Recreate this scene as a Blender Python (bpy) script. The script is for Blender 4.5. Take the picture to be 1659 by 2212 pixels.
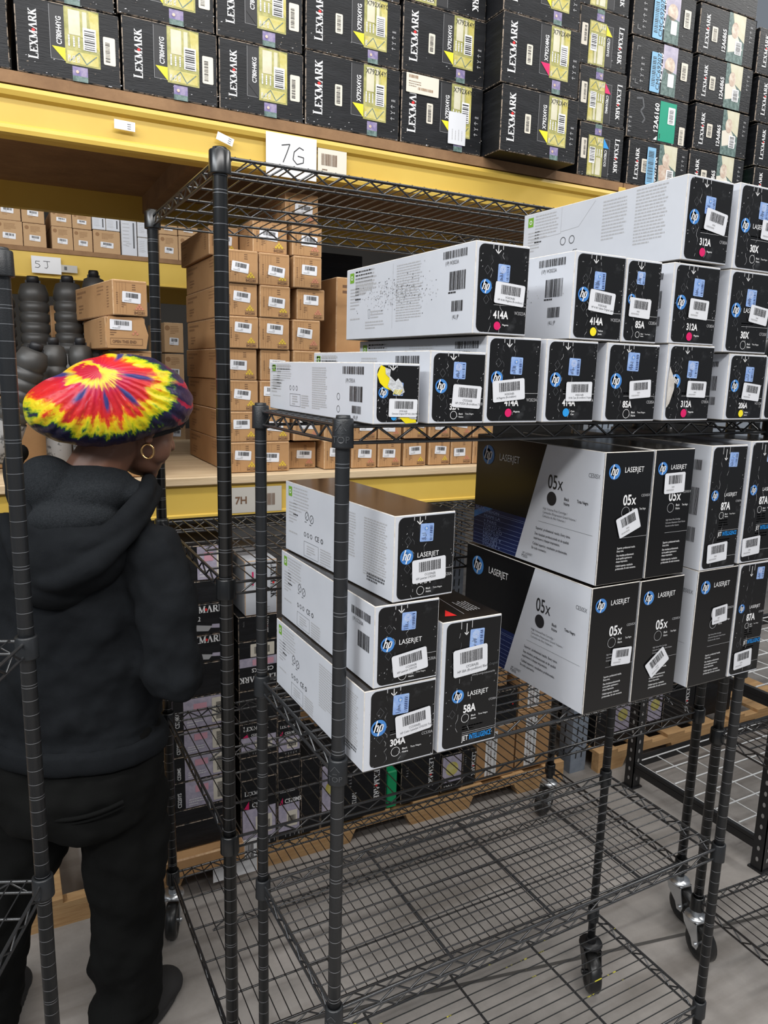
import bpy, bmesh, math, random
from mathutils import Vector, Matrix
random.seed(7)
PI = math.pi
for o in list(bpy.data.objects):
    bpy.data.objects.remove(o)
SC = bpy.context.scene
C = SC.collection

# ---------------------------------------------------------------- camera
YAW, PIT, ROL = 0.5036, 0.1887, -0.0263
fwd = Vector((math.sin(YAW)*math.cos(PIT), math.cos(YAW)*math.cos(PIT), -math.sin(PIT)))
rgt = Vector((math.cos(YAW), -math.sin(YAW), 0))
dwn = fwd.cross(rgt)
r2 = rgt*math.cos(ROL)+dwn*math.sin(ROL)
d2 = -rgt*math.sin(ROL)+dwn*math.cos(ROL)
cd = bpy.data.cameras.new('camera'); cam = bpy.data.objects.new('camera', cd); C.objects.link(cam)
M = Matrix((r2, -d2, -fwd)).transposed().to_4x4(); M.translation = (0, 0, 1.546)
cam.matrix_world = M
cd.sensor_fit = 'VERTICAL'; cd.sensor_height = 36.0; cd.sensor_width = 27.0
cd.lens = 1601.2/2212*36.0
cd.clip_start = 0.02
SC.camera = cam

# ---------------------------------------------------------------- light
W = bpy.data.worlds.new('world'); SC.world = W; W.use_nodes = True
W.node_tree.nodes['Background'].inputs[0].default_value = (0.80, 0.88, 1.0, 1)
W.node_tree.nodes['Background'].inputs[1].default_value = 0.22
def area(loc, size, sy, power, rot=(0, 0, 0), col=(1, 1, 1)):
    l = bpy.data.lights.new('ceiling_lamp_light', 'AREA'); l.shape = 'RECTANGLE'
    l.size = size; l.size_y = sy; l.energy = power; l.color = col
    o = bpy.data.objects.new('ceiling_lamp_light', l); C.objects.link(o)
    o.location = loc; o.rotation_euler = rot
    return o
# rows of warehouse strip lamps over the aisle
area((0.6, 0.55, 4.4), 5.0, 0.30, 105, (math.radians(-4), 0, 0), (1.0, 0.98, 0.95))
area((-0.6, -1.6, 3.9), 5.0, 0.40, 150, (math.radians(38), 0, 0), (1.0, 0.98, 0.96))
area((-2.6, 0.2, 3.4), 0.40, 3.0, 85, (0, math.radians(-48), 0), (0.93, 0.97, 1.0))
area((4.3, 0.8, 4.0), 0.4, 3.0, 60, (0, math.radians(30), 0), (1.0, 0.98, 0.95))
area((1.0, 3.35, 4.3), 5.0, 0.3, 9, (0, 0, 0), (1.0, 0.97, 0.92))
SC.view_settings.view_transform = 'Standard'
SC.view_settings.look = 'None'
SC.view_settings.gamma = 1.0
SC.view_settings.use_curve_mapping = False
SC.view_settings.exposure = 0.12

# ---------------------------------------------------------------- materials
def nm(name):
    m = bpy.data.materials.new(name); m.use_nodes = True
    nt = m.node_tree; b = nt.nodes['Principled BSDF']
    return m, nt, b
def L(nt, a, b): nt.links.new(a, b)
def mat(name, col, rough=0.6, metal=0.0, spec=0.5, var=0.0, vscale=20.0, bump=0.0, bscale=200.0, col2=None, stretch=None, thr=None):
    m, nt, b = nm(name)
    b.inputs['Base Color'].default_value = (*col, 1); b.inputs['Roughness'].default_value = rough
    b.inputs['Metallic'].default_value = metal; b.inputs['Specular IOR Level'].default_value = spec
    tc = nt.nodes.new('ShaderNodeTexCoord')
    src = tc.outputs['Object']
    if stretch:
        mp = nt.nodes.new('ShaderNodeMapping'); mp.inputs['Scale'].default_value = stretch
        L(nt, src, mp.inputs[0]); src = mp.outputs[0]
    if var or col2:
        n = nt.nodes.new('ShaderNodeTexNoise'); n.inputs['Scale'].default_value = vscale; n.inputs['Detail'].default_value = 5
        n.inputs['Roughness'].default_value = 0.65
        L(nt, src, n.inputs['Vector'])
        r = nt.nodes.new('ShaderNodeValToRGB')
        lo, hi = thr if thr else (0.3, 0.7)
        r.color_ramp.elements[0].position = lo; r.color_ramp.elements[1].position = hi
        c2 = col2 if col2 else tuple(min(1, c*(1+var)) for c in col)
        c1 = col if col2 else tuple(c*(1-var) for c in col)
        r.color_ramp.elements[0].color = (*c1, 1); r.color_ramp.elements[1].color = (*c2, 1)
        L(nt, n.outputs[0], r.inputs[0]); L(nt, r.outputs[0], b.inputs['Base Color'])
    if bump:
        n2 = nt.nodes.new('ShaderNodeTexNoise'); n2.inputs['Scale'].default_value = bscale; n2.inputs['Detail'].default_value = 3
        L(nt, src, n2.inputs['Vector'])
        bp = nt.nodes.new('ShaderNodeBump'); bp.inputs['Strength'].default_value = bump; bp.inputs['Distance'].default_value = 0.002
        L(nt, n2.outputs[0], bp.inputs['Height']); L(nt, bp.outputs[0], b.inputs['Normal'])
    return m
MT = {}
MT['post_a'] = mat('black_epoxy_charcoal', (0.012, 0.0135, 0.0155), 0.40, 0, 0.5, bump=0.15, bscale=500)
MT['post_b'] = mat('black_epoxy_gloss', (0.005, 0.0055, 0.006), 0.28, 0, 0.6)
MT['wire'] = mat('black_coated_wire', (0.022, 0.023, 0.025), 0.26, 0, 1.0)
MT['wire_b'] = mat('black_coated_wire_gloss', (0.014, 0.014, 0.015), 0.20, 0, 1.0)
MT['groove_highlight_band'] = mat('groove_highlight', (0.30, 0.31, 0.33), 0.3, 0.6)  # highlight on the post grooves, put into the colour as a brighter band
MT['zinc'] = mat('zinc_plate', (0.62, 0.64, 0.66), 0.28, 0.9)
MT['rubber'] = mat('black_rubber', (0.013, 0.013, 0.013), 0.35)
MT['white_wire'] = mat('white_coated_wire', (0.72, 0.73, 0.73), 0.35)
MT['yellow'] = mat('yellow_rack_paint', (0.60, 0.40, 0.070), 0.45, 0, 0.4, col2=(0.66, 0.46, 0.095), vscale=3.0, bump=0.1, bscale=30)
MT['upright'] = mat('grey_blue_upright_paint', (0.17, 0.20, 0.25), 0.5, 0, 0.5, col2=(0.26, 0.30, 0.35), vscale=25)
MT['board'] = mat('particle_board', (0.30, 0.17, 0.08), 0.8, col2=(0.19, 0.10, 0.045), vscale=9, bump=0.3, bscale=90)
MT['ply'] = mat('pale_plywood', (0.66, 0.52, 0.34), 0.7, col2=(0.50, 0.36, 0.21), vscale=7, stretch=(0.4, 5, 5), bump=0.3, bscale=60)
MT['pine'] = mat('pallet_pine', (0.60, 0.38, 0.18), 0.75, col2=(0.40, 0.22, 0.09), vscale=9, stretch=(0.6, 8, 8), bump=0.3, bscale=50)
MT['kraft'] = mat('kraft_cardboard', (0.44, 0.25, 0.110), 0.8, col2=(0.35, 0.19, 0.080), vscale=6, bump=0.25, bscale=40)
MT['kraft_pale'] = mat('kraft_cardboard_pale', (0.48, 0.31, 0.165), 0.8, col2=(0.42, 0.26, 0.13), vscale=6)
MT['kraft_edge'] = mat('torn_cardboard_edge', (0.60, 0.42, 0.25), 0.9, col2=(0.36, 0.20, 0.10), vscale=60)
MT['kraft_ink'] = mat('brown_carton_ink', (0.14, 0.07, 0.035), 0.8)
MT['kraft_ink2'] = mat('faded_brown_carton_ink', (0.27, 0.145, 0.065), 0.8)
MT['lex'] = mat('black_printed_carton', (0.006, 0.0065, 0.008), 0.45, 0, 0.3, col2=(0.015, 0.016, 0.019), vscale=7, stretch=(1, 1, 9), bump=0.35, bscale=40, thr=(0.45, 0.75))
MT['wear'] = mat('worn_carton_edge', (0.34, 0.27, 0.21), 0.9, col2=(0.03, 0.03, 0.03), vscale=60, thr=(0.45, 0.55))
MT['hpblack'] = mat('black_gloss_carton', (0.007, 0.007, 0.0075), 0.36, 0, 0.40, col2=(0.055, 0.057, 0.060), vscale=26, thr=(0.60, 0.85), bump=0.12, bscale=50)
MT['hpplain'] = mat('black_smooth_carton', (0.0055, 0.0055, 0.006), 0.20, 0, 0.5)
MT['topblack'] = mat('black_gloss_carton_top', (0.015, 0.012, 0.010), 0.14, 0, 0.6)
MT['hpwhite'] = mat('white_carton', (0.60, 0.62, 0.665), 0.42, 0, 0.4, col2=(0.53, 0.55, 0.595), vscale=4, bump=0.12, bscale=14)
MT['hpwear'] = mat('worn_white_carton_edge', (0.62, 0.60, 0.57), 0.8, col2=(0.42, 0.38, 0.33), vscale=90)
MT['hpgrey'] = mat('grey_inner_board', (0.36, 0.34, 0.32), 0.85)
MT['w'] = mat('white_ink', (0.80, 0.80, 0.80), 0.5)
MT['g'] = mat('grey_ink', (0.42, 0.42, 0.43), 0.5)
MT['dg'] = mat('dark_grey_ink', (0.085, 0.088, 0.095), 0.5)
MT['k'] = mat('black_ink', (0.015, 0.015, 0.017), 0.5)
MT['r'] = mat('red_ink', (0.75, 0.02, 0.02), 0.5)
MT['ylw'] = mat('yellow_ink', (0.86, 0.72, 0.02), 0.5)
MT['mag'] = mat('magenta_ink', (0.66, 0.008, 0.12), 0.5)
MT['cya'] = mat('cyan_ink', (0.02, 0.30, 0.72), 0.5)
MT['blu'] = mat('logo_blue', (0.03, 0.115, 0.42), 0.35, col2=(0.08, 0.30, 0.68), vscale=14)
MT['ji'] = mat('bright_blue_ink', (0.01, 0.26, 0.72), 0.5)
MT['navy'] = mat('navy_print', (0.008, 0.018, 0.085), 0.4)
MT['pblue'] = mat('pale_blue_letters', (0.26, 0.34, 0.60), 0.5)
MT['holo'] = mat('hologram_seal', (0.20, 0.33, 0.68), 0.25, 0.1, 0.6, col2=(0.40, 0.56, 0.86), vscale=80)
MT['stk'] = mat('white_sticker', (0.70, 0.71, 0.74), 0.35)
MT['cream'] = mat('cream_sticker', (0.70, 0.65, 0.55), 0.5)
MT['bstk'] = mat('blue_sticker', (0.22, 0.45, 0.66), 0.5)
MT['teal'] = mat('green_label', (0.0, 0.30, 0.18), 0.5)
MT['olive'] = mat('yellow_green_photo_print', (0.20, 0.21, 0.04), 0.5, col2=(0.50, 0.46, 0.18), vscale=38)
MT['olive2'] = mat('bright_yellow_photo_print', (0.46, 0.38, 0.03), 0.5, col2=(0.62, 0.58, 0.28), vscale=30)
MT['purp'] = mat('purple_photo_print', (0.09, 0.07, 0.25), 0.5, col2=(0.36, 0.30, 0.42), vscale=60)
MT['dgreen'] = mat('dark_green_photo_print', (0.02, 0.06, 0.05), 0.5, col2=(0.20, 0.28, 0.26), vscale=90)
MT['skinp'] = mat('warm_portrait_print', (0.40, 0.22, 0.15), 0.5, col2=(0.72, 0.66, 0.55), vscale=35)
MT['sand'] = mat('sand_portrait_print', (0.55, 0.50, 0.33), 0.5, col2=(0.66, 0.64, 0.50), vscale=20)
MT['lav'] = mat('lavender_panel_print', (0.30, 0.28, 0.38), 0.5, col2=(0.55, 0.50, 0.60), vscale=40)
MT['pink'] = mat('pink_print', (0.66, 0.34, 0.42), 0.5)
MT['ygreen'] = mat('recycle_green', (0.16, 0.36, 0.03), 0.5)
MT['brightgreen'] = mat('bright_green_carton', (0.0, 0.33, 0.12), 0.5)
MT['tape'] = mat('yellow_tape', (0.80, 0.66, 0.01), 0.35)
MT['torn'] = mat('torn_paper', (0.62, 0.64, 0.66), 0.8, col2=(0.40, 0.41, 0.42), vscale=140, bump=0.9, bscale=160)
MT['paper'] = mat('white_paper', (0.72, 0.72, 0.73), 0.7)
MT['greypaper'] = mat('grey_paper_label', (0.46, 0.44, 0.40), 0.7)
MT['toner'] = mat('charcoal_plastic', (0.045, 0.044, 0.042), 0.45)
MT['tonerlabel'] = mat('grey_bottle_label', (0.19, 0.185, 0.18), 0.6, col2=(0.05, 0.05, 0.05), vscale=60, thr=(0.55, 0.6))
MT['steelblack'] = mat('black_painted_steel', (0.012, 0.012, 0.013), 0.4)
MT['wall'] = mat('warehouse_wall_paint', (0.045, 0.040, 0.034), 0.9, var=0.1, vscale=2)

def floor_mat():
    m, nt, b = nm('worn_concrete_shadow_streaks')
    tc = nt.nodes.new('ShaderNodeTexCoord')
    n = nt.nodes.new('ShaderNodeTexNoise'); n.inputs['Scale'].default_value = 2.2; n.inputs['Detail'].default_value = 9
    n.inputs['Roughness'].default_value = 0.7
    L(nt, tc.outputs['Object'], n.inputs['Vector'])
    r = nt.nodes.new('ShaderNodeValToRGB')
    r.color_ramp.elements[0].position = 0.3; r.color_ramp.elements[1].position = 0.72
    r.color_ramp.elements[0].color = (0.20, 0.185, 0.17, 1); r.color_ramp.elements[1].color = (0.40, 0.37, 0.345, 1)
    L(nt, n.outputs[0], r.inputs[0])
    mp = nt.nodes.new('ShaderNodeMapping'); mp.inputs['Scale'].default_value = (0.6, 6.5, 1); mp.inputs['Rotation'].default_value = (0, 0, math.radians(11))  # stretched noise: shelf-rail shadows painted into the floor colour as darker streaks
    L(nt, tc.outputs['Object'], mp.inputs[0])
    n2 = nt.nodes.new('ShaderNodeTexNoise'); n2.inputs['Scale'].default_value = 1.6; n2.inputs['Detail'].default_value = 4
    L(nt, mp.outputs[0], n2.inputs['Vector'])
    r2_ = nt.nodes.new('ShaderNodeValToRGB')
    r2_.color_ramp.elements[0].position = 0.34; r2_.color_ramp.elements[1].position = 0.5
    r2_.color_ramp.elements[0].color = (0.62, 0.60, 0.58, 1); r2_.color_ramp.elements[1].color = (1, 1, 1, 1)
    L(nt, n2.outputs[0], r2_.inputs[0])
    mx = nt.nodes.new('ShaderNodeMix'); mx.data_type = 'RGBA'; mx.blend_type = 'MULTIPLY'; mx.inputs[0].default_value = 0.8
    L(nt, r.outputs[0], mx.inputs[6]); L(nt, r2_.outputs[0], mx.inputs[7]); L(nt, mx.outputs[2], b.inputs['Base Color'])
    b.inputs['Roughness'].default_value = 0.55
    n3 = nt.nodes.new('ShaderNodeTexNoise'); n3.inputs['Scale'].default_value = 40; n3.inputs['Detail'].default_value = 6
    L(nt, tc.outputs['Object'], n3.inputs['Vector'])
    bp = nt.nodes.new('ShaderNodeBump'); bp.inputs['Strength'].default_value = 0.15; bp.inputs['Distance'].default_value = 0.004
    L(nt, n3.outputs[0], bp.inputs['Height']); L(nt, bp.outputs[0], b.inputs['Normal'])
    return m
MT['floor'] = floor_mat()
MT['shadow_line'] = mat('painted_shadow_line', (0.07, 0.065, 0.06), 0.9)  # dark tone for the shadow lines painted on the floor

# ---------------------------------------------------------------- mesh builder
class MB:
    def __init__(s): s.v = []; s.f = []; s.mi = []; s.ms = []; s.sm = []
    def m(s, name):
        if name not in s.ms: s.ms.append(name)
        return s.ms.index(name)
    def face(s, pts, mt, smooth=False):
        n = len(s.v); s.v += [tuple(p) for p in pts]; s.f.append(tuple(range(n, n+len(pts)))); s.mi.append(s.m(mt)); s.sm.append(smooth)
    def raw(s, vs, fs, mt, smooth=False):
        n = len(s.v); s.v += [tuple(p) for p in vs]; k = s.m(mt)
        for f in fs: s.f.append(tuple(i+n for i in f)); s.mi.append(k); s.sm.append(smooth)
    def box(s, x0, x1, y0, y1, z0, z1, mt, mts=None):
        P = [(x0, y0, z0), (x1, y0, z0), (x1, y1, z0), (x0, y1, z0), (x0, y0, z1), (x1, y0, z1), (x1, y1, z1), (x0, y1, z1)]
        F = dict(bottom=(0, 3, 2, 1), top=(4, 5, 6, 7), front=(0, 1, 5, 4), right=(1, 2, 6, 5), back=(2, 3, 7, 6), left=(3, 0, 4, 7))
        n = len(s.v); s.v += P
        for k, f in F.items():
            s.f.append(tuple(i+n for i in f)); s.mi.append(s.m((mts or {}).get(k, mt))); s.sm.append(False)
    def tube(s, p, q, r, mt, n=8, r2=None, caps=True):
        p = Vector(p); q = Vector(q); d = (q-p)
        if d.length < 1e-6: return
        d.normalize(); a = Vector((0, 0, 1)) if abs(d.z) < 0.9 else Vector((1, 0, 0))
        u = d.cross(a).normalized(); w = d.cross(u); r2 = r if r2 is None else r2
        vs = [p+(u*math.cos(2*PI*i/n)+w*math.sin(2*PI*i/n))*r for i in range(n)]+[q+(u*math.cos(2*PI*i/n)+w*math.sin(2*PI*i/n))*r2 for i in range(n)]
        s.raw(vs, [(i, (i+1) % n, n+(i+1) % n, n+i)[::-1] for i in range(n)], mt, True)
        if caps:
            s.raw(vs[:n], [tuple(range(n))], mt); s.raw(vs[n:], [tuple(range(n))[::-1]], mt)
    def path(s, pts, r, mt, n=6):
        for a, b in zip(pts[:-1], pts[1:]): s.tube(a, b, r, mt, n)
    def lathe(s, prof, mt, n=24, cx=0, cy=0, mts=None):
        vs = []
        for (r, z) in prof: vs += [(cx+r*math.cos(2*PI*i/n), cy+r*math.sin(2*PI*i/n), z) for i in range(n)]
        base = len(s.v); s.v += vs
        for j in range(len(prof)-1):
            k = s.m(mts[j] if mts else mt)
            for i in range(n):
                s.f.append((base+j*n+i, base+j*n+(i+1) % n, base+(j+1)*n+(i+1) % n, base+(j+1)*n+i)); s.mi.append(k); s.sm.append(True)
    def build(s, name, parent=None, loc=None, bevel=0, bmat=None, seg=1):
        me = bpy.data.meshes.new(name); me.from_pydata(s.v, [], s.f)
        for k in s.ms: me.materials.append(MT[k])
        if bmat is not None and bmat not in s.ms: me.materials.append(MT[bmat])
        me.polygons.foreach_set('material_index', s.mi); me.polygons.foreach_set('use_smooth', s.sm); me.update()
        o = bpy.data.objects.new(name, me); C.objects.link(o)
        if parent: o.parent = parent
        if loc: o.location = loc
        if bevel:
            b = o.modifiers.new('bevel', 'BEVEL'); b.width = bevel; b.segments = seg; b.limit_method = 'ANGLE'; b.angle_limit = 0.6
            if bmat is not None: b.material = len(me.materials)-1 if bmat not in s.ms else s.ms.index(bmat)
        return o
def empty(name, loc, rz=0):
    o = bpy.data.objects.new(name, None); C.objects.link(o); o.location = loc; o.rotation_euler = (0, 0, rz)
    o.empty_display_size = 0.05
    return o
def tag(o, label, cat, group=None, kind=None):
    o['label'] = label; o['category'] = cat
    if group: o['group'] = group
    if kind: o['kind'] = kind
    return o
def struct(o, label=None):
    o['kind'] = 'structure'
    if label: o['label'] = label
    return o
def copy_tree(o, parent=None):
    c = o.copy(); C.objects.link(c)
    if parent: c.parent = parent
    for ch in list(o.children): copy_tree(ch, c)
    return c

# ---------------------------------------------------------------- flat print on a face
_tc = {}
def text_mesh(s, bold=0.0):
    k = (s, bold)
    if k not in _tc:
        cu = bpy.data.curves.new('t', 'FONT'); cu.body = s; cu.size = 1.0; cu.resolution_u = (4 if len(s) <= 5 else 2); cu.offset = bold
        cu.fill_mode = 'FRONT'
        ob = bpy.data.objects.new('t', cu)
        me = bpy.data.meshes.new_from_object(ob)
        vs = [(v.co.x, v.co.y) for v in me.vertices]; fs = [tuple(p.vertices) for p in me.polygons]
        bpy.data.objects.remove(ob); bpy.data.curves.remove(cu); bpy.data.meshes.remove(me)
        _tc[k] = (vs, fs)
    return _tc[k]
class Print:
    """2-D print on a plane: P = O + u*U + v*V, lifted eps*k along N"""
    def __init__(s, O, U, V, N, mb=None, step=0.00025):
        s.O, s.U, s.V, s.N = Vector(O), Vector(U), Vector(V), Vector(N); s.mb = mb or MB(); s.step = step
    def P(s, u, v, k=1): return s.O+s.U*u+s.V*v+s.N*(s.step*k)
    def poly(s, pts, mt, k=1): s.mb.face([s.P(u, v, k) for u, v in pts], mt)
    def rect(s, u0, v0, u1, v1, mt, k=1): s.poly([(u0, v0), (u1, v0), (u1, v1), (u0, v1)], mt, k)
    def rrect(s, u0, v0, u1, v1, r, mt, k=1, a=0, sides='all'):
        pts = []
        cx, cy = (u0+u1)/2, (v0+v1)/2
        for (x, y, t0) in ((u1-r, v1-r, 0), (u0+r, v1-r, PI/2), (u0+r, v0+r, PI), (u1-r, v0+r, 1.5*PI)):
            for i in range(5):
                t = t0+i*PI/8; pts.append((x+r*math.cos(t), y+r*math.sin(t)))
        pts = [s.rot(p, cx, cy, a) for p in pts]
        s.poly(pts, mt, k)
    @staticmethod
    def rot(p, cx, cy, a):
        c, n = math.cos(a), math.sin(a); x, y = p[0]-cx, p[1]-cy
        return (cx+x*c-y*n, cy+x*n+y*c)
    def disc(s, u, v, r, mt, k=1, ry=None, n=24):
        s.poly([(u+r*math.cos(2*PI*i/n), v+(ry or r)*math.sin(2*PI*i/n)) for i in range(n)], mt, k)
    def ring(s, u, v, r, t, mt, k=1, n=24):
        for i in range(n):
            a, b = 2*PI*i/n, 2*PI*(i+1)/n
            s.poly([(u+(r-t)*math.cos(a), v+(r-t)*math.sin(a)), (u+r*math.cos(a), v+r*math.sin(a)), (u+r*math.cos(b), v+r*math.sin(b)), (u+(r-t)*math.cos(b), v+(r-t)*math.sin(b))], mt, k)
    def line(s, u0, v0, u1, v1, t, mt, k=1):
        d = Vector((u1-u0, v1-v0)); 
        if d.length < 1e-7: return
        d.normalize(); n = Vector((-d.y, d.x))*t/2
        s.poly([(u0-n.x, v0-n.y), (u1-n.x, v1-n.y), (u1+n.x, v1+n.y), (u0+n.x, v0+n.y)], mt, k)
    def pline(s, pts, t, mt, k=1):
        for a, b in zip(pts[:-1], pts[1:]): s.line(*a, *b, t, mt, k)
    def text(s, st, u, v, h, mt, k=2, a=0, bold=0.0, sx=1.0, align='L', italic=0):
        vs, fs = text_mesh(st, bold)
        if not vs: return
        w = max(p[0] for p in vs)
        o = {'L': 0, 'C': -w/2, 'R': -w}[align]
        sc = h/0.73
        c, n = math.cos(a), math.sin(a); out = []
        for x, y in vs:
            x, y = ((x+o)*sx+italic*y)*sc, y*sc
            out.append(s.P(u+x*c-y*n, v+x*n+y*c, k))
        s.mb.raw(out, fs, mt)
    def lines(s, u, v, w, n, dv, mt, h=None, a=0, k=1, seed=1, full=0.9):
        """rows of type too small to read: word-length dashes"""
        rd = random.Random(seed); h = h or dv*0.42
        for i in range(n):
            x = 0; end = w*(full if i < n-1 else 0.5)*(0.88+0.12*rd.random())
            while x < end:
                l = min(w*rd.uniform(0.04, 0.13), end-x)
                p = [(x, -i*dv), (x+l, -i*dv), (x+l, -i*dv+h), (x, -i*dv+h)]
                s.poly([tuple(Vector(s.rot(q, 0, 0, a))+Vector((u, v))) for q in p], mt, k)
                x += l+w*0.018
    def barcode(s, u, v, w, h, mt, a=0, k=2, seed=3, cx=None, cy=None):
        rd = random.Random(seed); x = 0
        cx = u+w/2 if cx is None else cx; cy = v+h/2 if cy is None else cy
        while x < w*0.98:
            t = w*rd.choice((0.012, 0.02, 0.03, 0.04)); 
            t = min(t, w-x)
            s.poly([s.rot(q, cx, cy, a) for q in ((u+x, v), (u+x+t, v), (u+x+t, v+h), (u+x, v+h))], mt, k)
            x += t+w*rd.choice((0.012, 0.02, 0.03))
    def sticker(s, cu, cv, w, h, a=0, mt='stk', k=2, seed=1, txt=None):
        s.rrect(cu-w/2, cv-h/2, cu+w/2, cv+h/2, min(w, h)*0.09, mt, k, a)
        s.barcode(cu-w*0.30, cv-h*0.04, w*0.66, h*0.42, 'k', a, k+1, seed, cu, cv)
        for j, (ww, yy) in enumerate(((0.28, -0.22), (0.78, -0.36))):
            p = s.rot((cu-w*ww/2, cv+h*yy), cu, cv, a)
            if txt and j < len(txt): s.text(txt[j], p[0], p[1], h*0.10, 'dg', k+1, a, sx=0.85)
            else: s.lines(p[0], p[1], w*ww, 1, 0.01, 'g', h*0.07, a, k+1, seed, full=1.0)
    def hp(s, u, v, r, k=2, lt='w'):
        s.disc(u, v, r, 'blu', k, n=32)
        if r > 0.004: s.disc(u-r*0.15, v+r*0.05, r*0.62, 'blu', k)
        t = r*0.17; sl = 0.30
        def Q(x, y): return (u+(x+sl*y)*r, v+y*r)
        s.pline([Q(-0.47, -0.42), Q(-0.47, 0.93)], t, lt, k+1)          # h stem
        s.pline([Q(-0.40, 0.27), Q(-0.22, 0.33), Q(-0.10, 0.26), Q(-0.10, -0.42)], t*0.95, lt, k+1)
        s.pline([Q(0.17, 0.33), Q(0.17, -0.93)], t, lt, k+1)            # p stem
        s.pline([Q(0.17, 0.30), Q(0.44, 0.33), Q(0.52, 0.24), Q(0.52, -0.30), Q(0.44, -0.40), Q(0.24, -0.40)], t*0.95, lt, k+1)
    def serif(s, st, u, v, h, mt, a=0, k=2, sx=1.0, diamond=True):
        """wide roman capitals with thin serifs"""
        T, t, q = 0.17, 0.075, 0.055
        G = {
         'L': (0.62, [((.14, 0), (.14, 1), T), ((.02, .03), (.58, .03), t), ((.56, 0), (.56, .24), t), ((0, .97), (.30, .97), t)]),
         'E': (0.58, [((.14, 0), (.14, .8), T), ((.02, .03), (.54, .03), t), ((.02, .77), (.52, .77), t), ((.1, .41), (.42, .41), t), ((.53, 0), (.53, .2), t), ((.51, .8), (.51, .62), t)]),
         'X': (0.68, [((.10, .8), (.56, 0), T), ((.56, .8), (.10, 0), t), ((0, .77), (.26, .77), t), ((.42, .77), (.68, .77), t), ((0, .03), (.24, .03), t), ((.42, .03), (.68, .03), t)]),
         'M': (0.86, [((.14, 0), (.14, .8), t), ((.14, .8), (.42, .05), T), ((.42, .05), (.70, .8), t), ((.70, 0), (.70, .8), T), ((0, .03), (.27, .03), t), ((.56, .03), (.84, .03), t), ((.02, .77), (.2, .77), t), ((.66, .77), (.84, .77), t)]),
         'A': (0.66, [((.06, 0), (.32, .8), t), ((.30, .8), (.56, 0), T), ((-.04, .03), (.16, .03), t), ((.40, .03), (.66, .03), t)]),
         'R': (0.64, [((.14, 0), (.14, .8), T), ((.1, .77), (.42, .77), t), ((.42, .77), (.50, .60), T*.8), ((.50, .62), (.42, .42), T*.8), ((.44, .41), (.1, .41), t), ((.30, .42), (.56, .02), T), ((0, .03), (.28, .03), t), ((.5, .03), (.66, .03), t)]),
         'K': (0.66, [((.14, 0), (.14, .8), T), ((.18, .36), (.52, .78), t), ((.28, .46), (.56, .02), T), ((0, .03), (.28, .03), t), ((.44, .03), (.68, .03), t), ((0, .77), (.28, .77), t), ((.40, .77), (.62, .77), t)])}
        x = 0.0
        for i, ch in enumerate(st):
            w, seg = G[ch]
            if diamond and ch == 'A':
                cx, cy, d = x+0.02, 0.36, 0.17
                x += 0.10
                s.poly([tuple(Vector(s.rot(((cx+p)*h*sx, (cy+q_)*h), 0, 0, a))+Vector((u, v))) for p, q_ in ((-d, 0), (0, -d*1.25), (d, 0), (0, d*1.25))], 'r', k+1)
            for (p0, p1, th) in seg:
                A = Vector(s.rot(((x+p0[0])*h*sx, p0[1]*h), 0, 0, a))+Vector((u, v)); B = Vector(s.rot(((x+p1[0])*h*sx, p1[1]*h), 0, 0, a))+Vector((u, v))
                s.line(A.x, A.y, B.x, B.y, th*h, mt, k)
            x += w+0.03
        return x*h*sx

# ---------------------------------------------------------------- setting
m = MB(); m.box(-6, 9, -5, 7, -0.05, 0, 'floor'); struct(m.build('floor'))
m = MB(); m.box(-6, 9, 6.9, 7.0, 0, 6, 'wall'); struct(m.build('wall_back'))
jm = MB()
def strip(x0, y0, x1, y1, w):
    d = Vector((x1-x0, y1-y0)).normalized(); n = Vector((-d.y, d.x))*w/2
    jm.face([(x0-n.x, y0-n.y, 0.0012), (x1-n.x, y1-n.y, 0.0012), (x1+n.x, y1+n.y, 0.0012), (x0+n.x, y0+n.y, 0.0012)], 'shadow_line')
strip(-1.5, 1.86, 3.2, 0.86, 0.010); strip(-1.2, 1.50, 1.5, 0.93, 0.006)  # thin dark strips painted on the floor in place of long rail shadows
struct(jm.build('floor_shadow_line_1'))

# ---------------------------------------------------------------- pallet rack (frame turned 1.5 degrees)
RA = math.radians(-1.5)
RK = lambda x, y: (2.0+(x-2.0)*math.cos(RA)-(y-1.95)*math.sin(RA), 1.95+(x-2.0)*math.sin(RA)+(y-1.95)*math.cos(RA))
def rack_empty(name, x, y, z, extra=0.0):
    p = RK(x, y); return empty(name, (p[0], p[1], z), RA+extra)
def beam(L_, z0, z1, name, parent, loc, depth=0.045, flip=False, flat=False):
    h = z1-z0
    prof = [(0.004, 0), (-0.003, 0.002), (-0.003, 0.008), (0.004, 0.011), (0.004, h-0.002), (0.006, h), (depth, h), (depth, 0)] if flat else [(0.006, 0), (-0.002, 0.004), (-0.004, 0.013), (0.000, 0.022), (0.010, 0.028), (0.010, h-0.030), (0.000, h-0.024), (-0.004, h-0.014), (-0.001, h-0.004), (0.008, h), (depth, h), (depth, 0)]
    b = MB(); n = len(prof)
    s_ = -1 if flip else 1
    vs = [(0, s_*y, z) for y, z in prof]+[(L_, s_*y, z) for y, z in prof]
    fs = [(i, (i+1) % n, n+(i+1) % n, n+i) for i in range(n)]
    if not flip: fs = [f[::-1] for f in fs]
    b.raw(vs, fs, 'yellow'); b.raw(vs[:n], [tuple(range(n))], 'yellow'); b.raw(vs[n:], [tuple(range(n))[::-1]], 'yellow')
    return b.build(name, parent, loc)
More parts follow.
